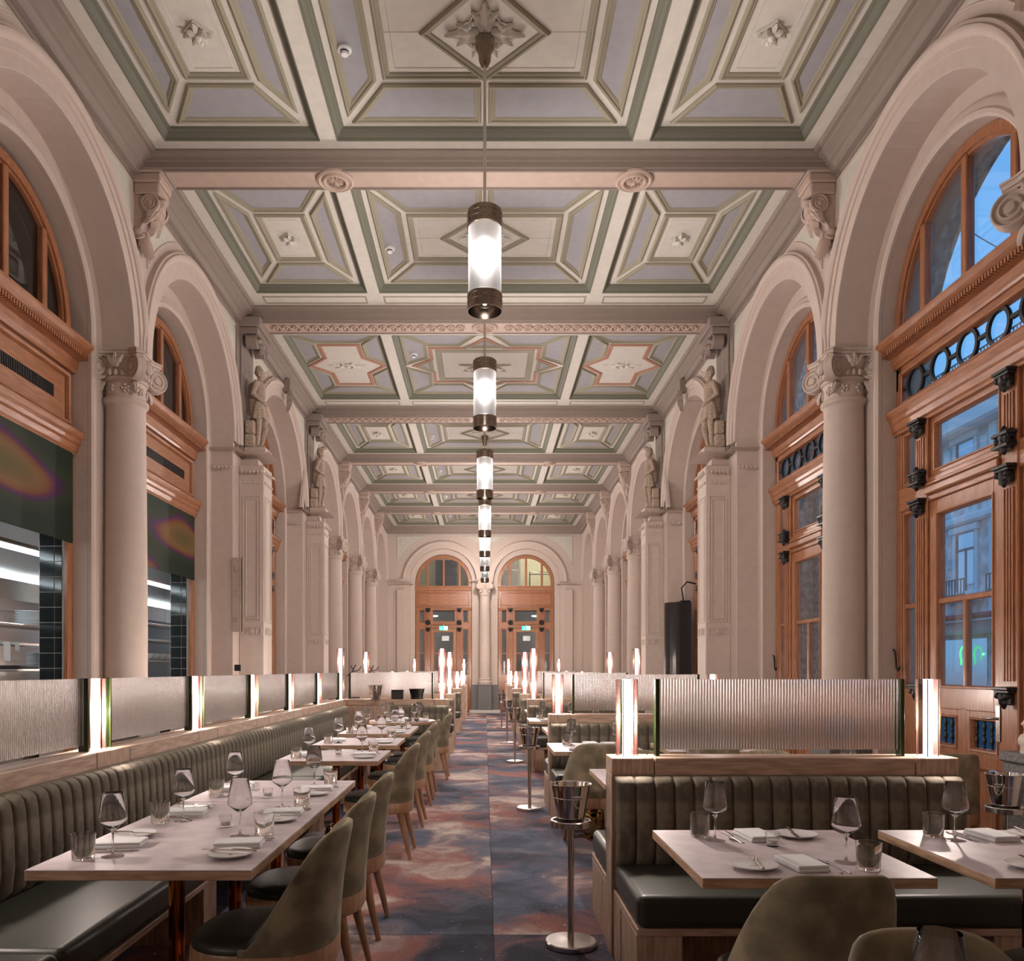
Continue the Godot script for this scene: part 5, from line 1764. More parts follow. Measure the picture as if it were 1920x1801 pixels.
func build_statues() -> void:
	for side in [-1.0, 1.0]:
		var sm := statue_mesh(side > 0)
		for k in 2:
			var b: float = BEAM[2 + k]
			var st := thing("statue", "carved stone figure in tunic and hat on the %s %s-side pier" % ["nearer" if k == 0 else "farther", "kitchen" if side < 0 else "window"], "statue", P(side * (W - 0.205), 4.27, b), PI / 2 if side < 0 else -PI / 2, "statues on the piers")
			part(st, "figure", sm, M.stone_statue)
			part(st, "bale", MB.new().rbox(Vector3(-0.17 if side < 0 else 0.03, 0, -0.15), Vector3(-0.03 if side < 0 else 0.17, 0.17, -0.02), 0.025).rbox(Vector3(-0.165 if side < 0 else 0.03, 0.172, -0.145), Vector3(-0.03 if side < 0 else 0.165, 0.35, -0.02), 0.025), M.stone_statue)

# ---------------------------------------------------------------- pendant lanterns
func build_lanterns() -> void:
	var proto := Node3D.new()
	proto.name = "pendant_lantern"
	# origin at the ceiling
	part(proto, "ceiling_cup", MB.new().lathe([Vector2(0.0, -0.24), Vector2(0.012, -0.24), Vector2(0.03, -0.225), Vector2(0.045, -0.19), Vector2(0.05, -0.13), Vector2(0.07, -0.10), Vector2(0.075, 0.0)], 20), M.bronze)
	part(proto, "rod", MB.new().lathe([Vector2(0.012, -1.32), Vector2(0.012, -0.2)], 12), M.brushed)
	var cap := [Vector2(0.0, 0.125), Vector2(0.11, 0.125), Vector2(0.128, 0.118)]
	var bands := MB.new().lathe([Vector2(0.124, -0.005), Vector2(0.131, 0.0), Vector2(0.131, 0.012), Vector2(0.127, 0.015), Vector2(0.127, 0.045), Vector2(0.131, 0.048), Vector2(0.131, 0.056), Vector2(0.127, 0.059), Vector2(0.127, 0.085), Vector2(0.131, 0.088), Vector2(0.131, 0.115), Vector2(0.12, 0.128), Vector2(0.0, 0.128)], 40, 25)
	for k in 24:
		for r in 3:
			var a := TAU * (k + 0.5 * (r % 2)) / 24
			bands.ball(Vector3(0.128 * cos(a), 0.03 + 0.028 * r, 0.128 * sin(a)), Vector3.ONE * 0.005, 5, 3)
	part(proto, "top_cap", bands, M.bronze, Transform3D(Basis(), Vector3(0, -1.432, 0)))
	part(proto, "glass_cylinder", MB.new().lathe([Vector2(0.118, -1.928), Vector2(0.122, -1.928), Vector2(0.122, -1.432), Vector2(0.118, -1.432), Vector2(0.118, -1.928)], 40, 30), M.frosted_glass)
	var ringb := MB.new().lathe([Vector2(0.128, -0.12), Vector2(0.131, -0.12), Vector2(0.131, -0.09), Vector2(0.127, -0.087), Vector2(0.127, -0.06), Vector2(0.131, -0.057), Vector2(0.131, -0.05), Vector2(0.127, -0.047), Vector2(0.127, -0.02), Vector2(0.131, -0.017), Vector2(0.131, 0.0), Vector2(0.123, 0.005)], 40, 25)
	ringb.lathe([Vector2(0.123, -0.03), Vector2(0.1255, -0.12), Vector2(0.128, -0.12)], 40, 25)
	for k in 24:
		for r in 2:
			var a := TAU * (k + 0.5 * r) / 24
			ringb.ball(Vector3(0.128 * cos(a), -0.035 - 0.037 * r, 0.128 * sin(a)), Vector3.ONE * 0.005, 5, 3)
	part(proto, "bottom_ring", ringb, M.bronze, Transform3D(Basis(), Vector3(0, -1.93, 0)))
	part(proto, "reflector_plate", MB.new().lathe([Vector2(0.0, -1.985), Vector2(0.122, -1.972), Vector2(0.122, -1.965), Vector2(0, -1.975)], 32), M.chrome)
	part(proto, "bulb", MB.new().lathe([Vector2(0, -1.73), Vector2(0.04, -1.725), Vector2(0.05, -1.69), Vector2(0.05, -1.56), Vector2(0.035, -1.53), Vector2(0, -1.525)], 20), M.core_glow)
	part(proto, "down_bulb", MB.new().lathe([Vector2(0, -2.0), Vector2(0.012, -1.998), Vector2(0.018, -1.985), Vector2(0, -1.98)], 12), M.bulb_glow)
	var names := ["first", "second", "third", "fourth", "fifth", "sixth", "seventh"]
	for k in 7:
		var o := place(proto, "pendant_lantern", P(0.0, 6.10, BAYC[k]), 0.0, "frosted glass cylinder lantern on a long rod, %s from the front" % names[k], "lantern", "pendant lanterns down the hall")
		omni(o, Vector3(0, -1.62, 0), Color(1.0, 0.945, 0.91), 1.7, 0.05)
		var sp := SpotLight3D.new()
		sp.name = "light"
		sp.position = Vector3(0, -2.01, 0)
		sp.rotation.x = -PI / 2
		sp.light_color = Color(1.0, 0.95, 0.92)
		sp.light_energy = 4.0
		sp.spot_angle = 48.0
		sp.spot_angle_attenuation = 0.9
		sp.spot_range = 40.0
		sp.light_size = 0.03
		sp.shadow_enabled = true
		o.add_child(sp)
	proto.free()

# ---------------------------------------------------------------- booth dividers, lamps, benches
func lamp(x: float, d: float, tall: bool, label: String, energy := 1.0) -> void:
	var h := 0.73 if tall else 0.38
	var o := thing("rail_lamp", label, "lamp", P(x, 0.971, d), 0.0 if x > -1.9 or d > 11.0 else PI / 2, "tube lamps on the booth rails")
	var n := 2 if tall else 1
	var hs := h / n
	for k in n:
		var key := "tube%d" % int(tall)
		if not cache.has(key):
			cache[key] = MB.new().lathe([Vector2(0, 0.0), Vector2(0.022, 0.0), Vector2(0.022, hs), Vector2(0, hs)], 20, 30).mesh()
		part(o, "glow_tube", cache[key], M.lamp_glow, Transform3D(Basis(), Vector3(0, k * hs, 0)))
		omni(o, Vector3(0, (k + 0.5) * hs, 0), Color(1.0, 0.935, 0.89), 0.92 * energy / n, 0.02)
	var kf := "fin%d" % int(tall)
	if not cache.has(kf):
		var ri := 0.052
		cache[kf] = MB.new().lathe([Vector2(ri, 0), Vector2(ri, h)], 12, 40, -1.05, 1.05).mesh()
		var ed := MB.new()
		for a in [-1.05, 1.05]:
			ed.box(Vector3(ri * cos(a) - 0.002, 0, ri * sin(a) - 0.002), Vector3(ri * cos(a) + 0.002, h, ri * sin(a) + 0.002))
		cache[kf + "e"] = ed.mesh()
		cache[kf + "r"] = MB.new().lathe([Vector2(0.057, 0), Vector2(0.057, h)], 10, 40, -0.75, 0.75).mesh()
	for a in [0.0, PI]:
		part(o, "film_fin", cache[kf], M.film_pink, Transform3D(Basis(Vector3.UP, a), Vector3.ZERO))
		part(o, "film_outer", cache[kf + "r"], M.film_amber, Transform3D(Basis(Vector3.UP, a), Vector3.ZERO))
		part(o, "fin_edge", cache[kf + "e"], M.film_green, Transform3D(Basis(Vector3.UP, a), Vector3.ZERO))

func fluted(len_: float) -> ArrayMesh:
	var key := "flute%.2f" % len_
	if not cache.has(key):
		var m := MB.new()
		var pitch := 0.0145
		var n := int(len_ / pitch)
		var y0 := 1.003
		var y1 := 1.351
		var front0 := PackedVector3Array()
		var front1 := PackedVector3Array()
		for k in n:
			for s in 5:
				var x := -len_ / 2 + (k + s / 5.0) * len_ / n
				var z := 0.0025 + 0.0045 * sin(PI * s / 5.0)
				front0.append(Vector3(x, y0, z))
				front1.append(Vector3(x, y1, z))
		front0.append(Vector3(len_ / 2, y0, 0.0025))
		front1.append(Vector3(len_ / 2, y1, 0.0025))
		m.grid([front1, front0], false, false, 60.0)
		m.quad(Vector3(-len_ / 2, y0, -0.003), Vector3(-len_ / 2, y1, -0.003), Vector3(len_ / 2, y1, -0.003), Vector3(len_ / 2, y0, -0.003))
		for i in front0.size() - 1:
			var a := front0[i]
			var b := front0[i + 1]
			m.quad(Vector3(a.x, y0, -0.003), Vector3(b.x, y0, -0.003), b, a)
			m.quad(front1[i], front1[i + 1], Vector3(b.x, y1, -0.003), Vector3(a.x, y1, -0.003))
		m.quad(Vector3(len_ / 2, y0, 0.0025), Vector3(len_ / 2, y0, -0.003), Vector3(len_ / 2, y1, -0.003), Vector3(len_ / 2, y1, 0.0025))
		m.quad(Vector3(-len_ / 2, y0, -0.003), Vector3(-len_ / 2, y0, 0.0025), Vector3(-len_ / 2, y1, 0.0025), Vector3(-len_ / 2, y1, -0.003))
		cache[key] = m.mesh()
	return cache[key]

func glass_screen(par: Node3D, len_: float, xf: Transform3D) -> void:
	part(par, "fluted_pane", fluted(len_), M.fluted_glass, xf)
	for s in [-1.0, 1.0]:
		part(par, "pane_post", MB.new().box(Vector3(s * (len_ / 2 + 0.012) - 0.010, 0.971, -0.026), Vector3(s * (len_ / 2 + 0.012) + 0.010, 1.353, 0.026), 0.002), M.film_green, xf)
		part(par, "post_edge", MB.new().box(Vector3(s * (len_ / 2 + 0.012) - 0.0115, 0.971, 0.024), Vector3(s * (len_ / 2 + 0.012) - 0.0085, 1.354, 0.028)), M.film_lime, xf)

func divider(xl: float, xr: float, d: float, label: String, skip_glass := false) -> void:
	var o := thing("booth_divider", label, "divider", P((xl + xr) / 2, 0, d))
	var h := (xr - xl) / 2
	part(o, "core", MB.new().box(Vector3(-h, 0, -0.085), Vector3(h, 0.885, 0.085), 0.003), M.oak_y)
	part(o, "rail", MB.new().box(Vector3(-h + 0.211, 0.885, -0.0925), Vector3(h - 0.211, 0.971, 0.0925), 0.004), M.oak_x)
	for s in [-1.0, 1.0]:
		part(o, "end_block", MB.new().box(Vector3(s * (h - 0.206), 0.885, -0.0925), Vector3(s * h, 0.971, 0.0925), 0.004), M.oak_y)
	if not skip_glass:
		glass_screen(o, (xr - xl) - 0.50, Transform3D())

func channel_mesh(w: float) -> ArrayMesh:
	var key := "chan%.4f" % w
	if not cache.has(key):
		var rings := []
		# flat-fronted pads with narrow grooves between them
		var ys := [0.44, 0.455, 0.50, 0.60, 0.72, 0.82, 0.855, 0.875, 0.886, 0.888]
		var dz := [0.012, 0.05, 0.088, 0.098, 0.094, 0.086, 0.078, 0.062, 0.035, 0.0]
		for i in ys.size():
			var r := PackedVector3Array()
			for j in 9:
				var s := (j - 4) / 4.0
				s = signf(s) * pow(absf(s), 0.6)
				var b := pow(1.0 - pow(absf(s), 5.0), 0.6)
				r.append(Vector3(s * w * 0.5, ys[i], maxf(0.0, dz[i] - 0.020 * (1.0 - b))))
			rings.append(r)
		rings.reverse()
		cache[key] = MB.new().grid(rings, false, false, 70.0).mesh()
	return cache[key]

# bench along local x (centred), facing +z, its back against z = 0
func bench(len_: float, pos: Vector3, turn: float, label: String, cushions: int) -> void:
	var o := thing("banquette", label, "bench", pos, turn)
	var h := len_ / 2
	var n := int(round(len_ / 0.0935))
	var w := len_ / n
	var cm := channel_mesh(w)
	for k in n:
		part(o, "back_channel", cm, M.suede, Transform3D(Basis(), Vector3(-h + (k + 0.5) * w, 0, 0.0)))
	var cl := len_ / cushions
	for k in cushions:
		part(o, "seat_cushion", MB.new().rbox(Vector3(-h + k * cl + 0.002, 0.335, 0.015), Vector3(-h + (k + 1) * cl - 0.002, 0.47, 0.605), 0.035, 4), M.leather)
	part(o, "seat_board", MB.new().box(Vector3(-h, 0.305, 0.0), Vector3(h, 0.335, 0.60), 0.003), M.oak_x if absf(sin(turn)) < 0.5 else M.oak_z)
	part(o, "back_board", MB.new().box(Vector3(-h, 0.0, 0.20), Vector3(h, 0.305, 0.22), 0.0), M.chair_wood)
	var legs := cushions + 1
	for k in legs:
		var x := lerpf(-h + 0.095, h - 0.095, float(k) / (legs - 1))
		part(o, "base_block", MB.new().box(Vector3(x - 0.095, 0.0, 0.0), Vector3(x + 0.095, 0.305, 0.585), 0.003), M.oak_y)

func build_seating() -> void:
	var ord := ["first", "second", "third", "fourth", "fifth", "sixth", "seventh", "eighth"]
	# long bench against the kitchen side
	var rail := thing("bench_rail", "long oak rail with fluted glass panes behind the kitchen-side bench", "divider", P(-2.0925, 0, 0))
	part(rail, "core", MB.new().box(Vector3(-0.085, 0, -11.49), Vector3(0.085, 0.885, -1.0), 0.003), M.oak_z)
	var ld := [1.44, 2.87, 4.30, 5.77, 7.19, 8.55, 10.0]
	for k in ld.size():
		var d: float = ld[k]
		part(rail, "lamp_block", MB.new().box(Vector3(-0.0925, 0.885, -(d + 0.21)), Vector3(0.0925, 0.971, -(d - 0.0) + 0.17), 0.004), M.oak_y)
		var nd: float = ld[k + 1] if k < ld.size() - 1 else 11.5
		part(rail, "rail_top", MB.new().box(Vector3(-0.0925, 0.885, -(nd - 0.176)), Vector3(0.0925, 0.971, -(d + 0.216)), 0.004), M.oak_z)
		glass_screen(rail, nd - d - 0.27, Transform3D(Basis(Vector3.UP, PI / 2), Vector3(0, 0, -(d + nd) / 2)))
		lamp(-2.0925, d, false, "short white tube lamp on the kitchen-side bench rail, %s along" % ord[k], 1.0)
	bench(10.1, P(-2.0, 0, 6.25), PI / 2, "long channelled olive bench running along the kitchen side", 7)
	# window-side booths
	var rd := [[3.9725, false], [7.74, false], [11.6, true], [14.1, true], [18.1, false], [21.6, false], [23.8, true]]
	for k in rd.size():
		var d: float = rd[k][0]
		var tall: bool = rd[k][1]
		divider(0.615, 2.30, d, "oak booth divider with fluted glass on the window side, %s from the front" % ord[k])
		lamp(0.705, d, tall, "%s white tube lamp at the aisle end of the %s window-side divider" % ["tall" if tall else "short", ord[k]], 1.0)
		lamp(2.20, d, tall, "%s white tube lamp at the window end of the %s window-side divider" % ["tall" if tall else "short", ord[k]], 1.0)
		if k < 5:
			bench(1.665, P(1.4575, 0, d - 0.0925), 0.0, "channelled olive bench on the front of the %s window-side divider" % ord[k], 1)
			bench(1.665, P(1.4575, 0, d + 0.0925), PI, "channelled olive bench on the back of the %s window-side divider" % ord[k], 1)
	var kd := [[11.6, true], [14.1, true], [18.1, false], [21.6, false], [23.8, true]]
	for k in kd.size():
		var d: float = kd[k][0]
		var tall: bool = kd[k][1]
		divider(-2.19, -0.52, d, "oak booth divider with fluted glass on the kitchen side, %s beyond the long bench" % ord[k])
		lamp(-0.62, d, tall, "%s white tube lamp at the aisle end of the %s kitchen-side divider" % ["tall" if tall else "short", ord[k]], 1.0)
		lamp(-2.09, d, tall, "%s white tube lamp at the wall end of the %s kitchen-side divider" % ["tall" if tall else "short", ord[k]], 1.0)
		if k < 3:
			bench(0.82 if k == 0 else 1.65, P(-0.935 if k == 0 else -1.36, 0, d - 0.0925), 0.0, "channelled olive bench on the front of the %s kitchen-side divider" % ord[k], 1)
			bench(1.65, P(-1.36, 0, d + 0.0925), PI, "channelled olive bench on the back of the %s kitchen-side divider" % ord[k], 1)

# ---------------------------------------------------------------- chairs, tables and place settings
func outline(a: float, b: float, th: float, e := 2.7) -> Vector2:
	# th = 0 at the back (-z)
	var c := cos(th)
	var s := sin(th)
	var r := pow(pow(absf(s) / a, e) + pow(absf(c) / b, e), -1.0 / e)
	return Vector2(r * s, -r * c)

func chair_proto() -> Node3D:
	var o := Node3D.new()
	o.name = "dining_chair"
	var seg := 40
	var ring := func(sc: float, y: float, oz := 0.0) -> PackedVector3Array:
		var r := PackedVector3Array()
		for k in seg:
			var q := outline(0.245 * sc, 0.255 * sc, -TAU * k / seg)
			r.append(Vector3(q.x, y, q.y + oz))
		return r
	var seat := []
	for q in [[0.0, 0.40], [0.95, 0.40], [0.985, 0.415], [0.99, 0.437], [0.96, 0.455], [0.88, 0.466], [0.6, 0.472], [0.0, 0.475]]:
		seat.append(ring.call(maxf(q[0], 0.001), q[1]))
	part(o, "seat", MB.new().grid(seat, true, false, 60.0), M.leather)
	var apr := []
	for q in [[0.93, 0.345], [1.0, 0.345], [1.015, 0.35], [1.015, 0.42], [1.0, 0.428], [0.93, 0.428], [0.93, 0.345]]:
		apr.append(ring.call(q[0], q[1]))
	part(o, "apron", MB.new().grid(apr, true, false, 30.0), M.chair_wood)
	# wrap-round back shell
	var cols := 33
	var rings := []
	var prof := [[0.0, 0], [0.25, 0], [0.5, 0], [0.75, 0], [0.92, 0], [0.985, 1], [1.0, 2], [0.985, 3], [0.92, 4], [0.75, 4], [0.5, 4], [0.25, 4], [0.0, 4]]
	for p in prof:
		var r := PackedVector3Array()
		for k in cols:
			var th := lerpf(-1.72, 1.72, k / float(cols - 1))
			var cs := maxf(cos(th), 0.0)
			var q0 := outline(1.0, 1.0, th, 5.0)
			var top := 0.45 + 0.39 * clampf(-q0.y, 0.0, 1.0)
			var y := lerpf(0.425, top, p[0])
			var up := (y - 0.425) / 0.415
			var t: float = [1.015, 1.0, 0.955, 0.91, 0.885][p[1]]
			var q := outline(0.245 * t, 0.255 * t, th)
			var lean := 0.055 * up * cs - 0.012 * sin(PI * up) * cs
			r.append(Vector3(q.x * (1.0 - 0.10 * up), y, q.y - lean))
		rings.append(r)
	part(o, "backrest", MB.new().grid(rings, false, false, 70.0), M.velvet)
	for s in [[-1, -1], [1, -1], [-1, 1], [1, 1]]:
		var t0 := Vector3(s[0] * 0.165, 0.38, s[1] * 0.17)
		var t1 := Vector3(s[0] * 0.195, 0.0, s[1] * 0.235 - (0.02 if s[1] < 0 else 0.0))
		part(o, "leg", MB.new().tube([t0, t0.lerp(t1, 0.3), t1], [0.03, 0.023, 0.013], 8), M.chair_wood)
	return o

func lathe_glass(prof: Array, seg := 28) -> ArrayMesh:
	var p := []
	for q in prof:
		p.append(Vector2(q[0], q[1]))
	return MB.new().lathe(p, seg, 50.0).mesh()

func plate_mesh() -> ArrayMesh:
	if not cache.has("plate"):
		cache.plate = lathe_glass([[0.0, 0.0], [0.045, 0.0], [0.05, 0.003], [0.075, 0.010], [0.080, 0.014], [0.079, 0.0155], [0.070, 0.013], [0.05, 0.008], [0.0, 0.0075]], 32)
	return cache.plate

func ware(kind: String) -> Node3D:
	if cache.has("ware_" + kind):
		return cache["ware_" + kind]
	var o := Node3D.new()
	o.name = kind
	match kind:
		"wine_glass":
			part(o, "bowl", lathe_glass([[0.004, 0.088], [0.012, 0.096], [0.045, 0.122], [0.0475, 0.130], [0.046, 0.140], [0.034, 0.222], [0.0332, 0.2225], [0.0452, 0.140], [0.0466, 0.131], [0.0443, 0.1232], [0.011, 0.0978], [0.0, 0.0955]]), M.clear_glass)
			part(o, "stem", lathe_glass([[0.0, 0.0], [0.036, 0.0], [0.0375, 0.0015], [0.030, 0.003], [0.010, 0.006], [0.0045, 0.012], [0.0036, 0.03], [0.0034, 0.075], [0.005, 0.086], [0.0, 0.088]]), M.clear_glass)
		"tumbler":
			part(o, "glass_body", lathe_glass([[0.0, 0.0], [0.034, 0.0], [0.0355, 0.002], [0.0405, 0.088], [0.0393, 0.0885], [0.0343, 0.008], [0.0, 0.007]]), M.clear_glass)
		"tea_light":
			var m := []
			for q in [[0.0, 0.0], [0.023, 0.0], [0.0265, 0.048], [0.0235, 0.048], [0.021, 0.008], [0.0, 0.008]]:
				m.append(q)
			part(o, "holder", lathe_glass(m, 12), M.clear_glass)
			part(o, "candle", lathe_glass([[0.0, 0.009], [0.019, 0.009], [0.019, 0.024], [0.0, 0.024]], 16), M.wax)
		"side_plate":
			part(o, "plate_body", plate_mesh(), M.porcelain)
			part(o, "plate_mark", MB.new().box(Vector3(-0.012, 0.0078, -0.002), Vector3(0.012, 0.0083, 0.002)), M.olive)
		"napkin":
			part(o, "fold", MB.new().rbox(Vector3(-0.055, 0.0, -0.085), Vector3(0.055, 0.012, 0.085), 0.004, 2), M.linen)
			part(o, "fold", MB.new().rbox(Vector3(-0.054, 0.012, -0.084), Vector3(0.052, 0.022, 0.082), 0.004, 2), M.linen)
		"knife":
			part(o, "blade", MB.new().box(Vector3(-0.007, 0.001, -0.11), Vector3(0.007, 0.003, 0.0), 0.0008), M.chrome)
			part(o, "handle", MB.new().rbox(Vector3(-0.006, 0.0, 0.0), Vector3(0.006, 0.008, 0.09), 0.003, 2), M.chrome)
		"fork":
			var m := MB.new()
			for k in 4:
				m.box(Vector3(-0.010 + k * 0.0058, 0.002, -0.10), Vector3(-0.0075 + k * 0.0058, 0.004, -0.06))
			m.box(Vector3(-0.0105, 0.002, -0.062), Vector3(0.0105, 0.004, -0.045))
			part(o, "tine_head", m, M.chrome)
			part(o, "handle", MB.new().rbox(Vector3(-0.0045, 0.0, -0.046), Vector3(0.0045, 0.006, 0.09), 0.0025, 2), M.chrome)
	cache["ware_" + kind] = o
	return o

const WARE_LABEL := {"wine_glass": "stemmed wine glass", "tumbler": "water tumbler", "side_plate": "pale side plate", "napkin": "folded white napkin", "knife": "steel dinner knife", "fork": "steel fork", "butter_knife": "butter knife on plate"}
const WARE_CAT := {"wine_glass": "glass", "tumbler": "glass", "side_plate": "plate", "napkin": "napkin", "knife": "knife", "fork": "fork", "butter_knife": "knife"}

# a place setting; pos = on the table edge in front of the diner, turn = the diner looks along local -z
func setting(pos: Vector3, turn: float, where: String, full := true) -> void:
	var B := Basis(Vector3.UP, turn)
	var items := [["wine_glass", 0.17, -0.20, 0.0], ["tumbler", 0.205, -0.115, 0.0], ["napkin", 0.0, -0.15, 0.12], ["side_plate", -0.165, -0.13, 0.0]]
	if full:
		items += [["knife", 0.085, -0.14, 0.06], ["fork", 0.11, -0.14, 0.08], ["butter_knife", -0.15, -0.13, -0.15]]
	for q in items:
		var kind: String = q[0]
		var y := 0.75
		if kind == "butter_knife":
			y = 0.7655
		var proto := ware("knife" if kind == "butter_knife" else kind)
		place(proto, kind, pos + B * Vector3(q[1], 0, q[2]) + Vector3.UP * (y - pos.y), turn + q[3], "%s %s" % [WARE_LABEL[kind], where], WARE_CAT[kind], "table ware")

func table(x0: float, x1: float, d0: float, d1: float, label: String, legs := 1) -> void:
	var o := thing("dining_table", label, "table", P((x0 + x1) / 2, 0, (d0 + d1) / 2))
	var hx := (x1 - x0) / 2 - 0.002
	var hz := (d1 - d0) / 2 - 0.002
	part(o, "edge_board", MB.new().box(Vector3(-hx, 0.716, -hz), Vector3(hx, 0.7465, hz), 0.002), M.table_edge)
	part(o, "table_top", MB.new().box(Vector3(-hx, 0.7465, -hz), Vector3(hx, 0.75, hz), 0.001), M.laminate)
	var zs := [0.0] if legs == 1 else [-hz + 0.33, hz - 0.33]
	for z in zs:
		pedestal(o, Vector3(0, 0, z))

func pedestal(o: Node3D, at: Vector3) -> void:
	if not cache.has("neck"):
		cache.neck = MB.new().lathe([Vector2(0.028, 0.24), Vector2(0.028, 0.70), Vector2(0.09, 0.704), Vector2(0.09, 0.716), Vector2(0, 0.716)], 24, 30).mesh()
		cache.bottle = MB.new().lathe([Vector2(0, 0.0), Vector2(0.15, 0.0), Vector2(0.15, 0.006), Vector2(0.10, 0.012), Vector2(0.088, 0.02), Vector2(0.088, 0.15), Vector2(0.084, 0.18), Vector2(0.072, 0.21), Vector2(0.05, 0.232), Vector2(0.03, 0.242), Vector2(0, 0.245)], 28, 40).mesh()
	part(o, "pedestal", cache.neck, M.iridescent, Transform3D(Basis(), at))
	part(o, "bottle_base", cache.bottle, M.brass_dark, Transform3D(Basis(), at))

func build_tables() -> void:
	var ch := chair_proto()
	var tl := place(ware("tea_light"), "tea_light", P(-1.1, 0.75, 2.93), 0, "small ribbed tea-light glass on the front half of the long kitchen-side table", "candle", "tea lights")
	place(ware("tea_light"), "tea_light", P(-1.10, 0.75, 4.06), 0, "small ribbed tea-light glass on the table joined to the long one", "candle", "tea lights")
	place(ware("tea_light"), "tea_light", P(-1.10, 0.75, 6.02), 0, "small ribbed tea-light glass on the third kitchen-side table", "candle", "tea lights")
	place(ware("tea_light"), "tea_light", P(-1.10, 0.75, 7.2), 0, "small ribbed tea-light glass on the fourth kitchen-side table", "candle", "tea lights")
	tl.position = P(-1.07, 0.75, 3.30)
	place(ware("tea_light"), "tea_light", P(1.06, 0.75, 2.95), 0, "small ribbed tea-light glass on the front window-side table", "candle", "tea lights")
	# kitchen-side row: [d0, d1, seats, phrase]
	var rows := [
		[2.587, 3.933, [2.95, 3.60], "long kitchen-side table", 2],
		[3.937, 4.685, [4.31], "table joined to the long kitchen-side one", 1],
		[5.675, 6.43, [6.05], "third kitchen-side table", 1],
		[6.86, 7.61, [7.24], "fourth kitchen-side table", 1],
		[8.07, 9.20, [8.36, 8.92], "fifth kitchen-side table", 2],
	]
	for r in rows:
		table(-1.493, -0.755, r[0], r[1], "lilac laminate oak-edged %s" % r[3], r[4])
		var seats: Array = r[2]
		for k in seats.size():
			var nm := ""
			if seats.size() > 1:
				nm = "nearer " if k == 0 else "farther "
			setting(P(-1.493, 0.75, seats[k]), -PI / 2, "at the %sbench place, %s" % [nm, r[3]], r[0] < 6.0)
			setting(P(-0.755, 0.75, seats[k]), PI / 2, "at the %schair place, %s" % [nm, r[3]], r[0] < 6.0)
			place(ch, "dining_chair", P(-0.80, 0, seats[k]), -PI / 2, "olive velvet chair at the %splace, %s" % [nm, r[3]], "chair", "velvet dining chairs")
	# round table in the corner of the long bench
	var rt := thing("round_table", "round lilac table in the corner of the long bench", "table", P(-1.05, 0, 10.2))
	part(rt, "edge_board", MB.new().lathe([Vector2(0, 0.716), Vector2(0.418, 0.716), Vector2(0.42, 0.719), Vector2(0.42, 0.7465), Vector2(0, 0.7465)], 48, 30), M.table_edge)
	part(rt, "table_top", MB.new().lathe([Vector2(0, 0.7465), Vector2(0.42, 0.7465), Vector2(0.419, 0.75), Vector2(0, 0.75)], 48, 30), M.laminate)
	pedestal(rt, Vector3.ZERO)
	for q in [[-PI / 2, "wall side"], [0.0, "near side"], [PI / 2, "aisle side"], [PI, "far side"]]:
		setting(P(-1.05, 0.75, 10.2) + Basis(Vector3.UP, q[0]) * Vector3(0, 0, 0.40), q[0], "on the %s of the round corner table" % q[1], false)
	place(ch, "dining_chair", P(-0.72, 0, 10.25), -PI / 2, "olive velvet wood-legged chair at the round corner table", "chair", "velvet dining chairs")
	# window-side tables: [x0, d0, phrase, chair side (+1 chair nearer than the table, -1 chair beyond), chairs]
	var wt := [
		[0.676, 2.49, "front window-side table", 1, true],
		[1.588, 2.49, "front table beside the windows", 1, true],
		[0.68, 4.48, "aisle table behind the first window-side divider", -1, true],
		[1.588, 4.48, "window table behind the first window-side divider", -1, true],
		[0.545, 6.32, "aisle table before the second window-side divider", 1, true],
		[1.46, 6.32, "window table before the second window-side divider", 1, true],
		[0.64, 8.3, "aisle table behind the second window-side divider", -1, false],
		[0.56, 10.0, "aisle table before the third window-side divider", 1, false],
		[0.64, 12.2, "aisle table behind the third window-side divider", -1, false],
	]
	for r in wt:
		var x0: float = r[0]
		var d0: float = r[1]
		table(x0, x0 + 0.738, d0, d0 + 0.75, "lilac laminate oak-edged %s" % r[2])
		var full: bool = d0 < 3.0
		var cx := x0 + 0.369
		setting(P(cx, 0.75, d0), 0.0, "on near side of %s" % r[2], full)
		setting(P(cx, 0.75, d0 + 0.75), PI, "on far side of %s" % r[2], full)
		if r[4]:
			var lb := "olive velvet chair at the %s" % r[2]
			if r[3] > 0:
				place(ch, "dining_chair", P(cx - 0.07, 0, d0 - 0.02), PI, lb, "chair", "velvet dining chairs")
			else:
				place(ch, "dining_chair", P(cx, 0, d0 + 0.80), 0.0, lb, "chair", "velvet dining chairs")
	# beyond: a few far tables on the kitchen side
	for q in [[-2.0, 12.5, "wall table behind the first kitchen-side divider"], [-1.25, 12.5, "aisle table behind the first kitchen-side divider"]]:
		table(q[0], q[0] + 0.70, q[1], q[1] + 0.7, "lilac laminate oak-edged %s" % q[2])
	# table at the viewer's feet with one glass in the frame
	table(0.40, 1.138, 0.62, 1.37, "lilac laminate table at the viewer's feet")
	place(ware("wine_glass"), "wine_glass", P(0.742, 0.75, 1.305), 0.0, "clear stemmed wine glass closest to the viewer before the velvet chair", "glass", "table ware")
	place(ch, "dining_chair", P(0.93, 0, 1.44), 0.0, "olive velvet chair facing the viewer, mostly below the frame", "chair", "velvet dining chairs")
	place(ch, "dining_chair", P(3.16, 0, 5.62), PI, "dark velvet chair between the first divider and the street door", "chair", "velvet dining chairs")
	ch.free()
	for k in cache.keys():
		if k.begins_with("ware_"):
			cache[k].free()
			cache.erase(k)

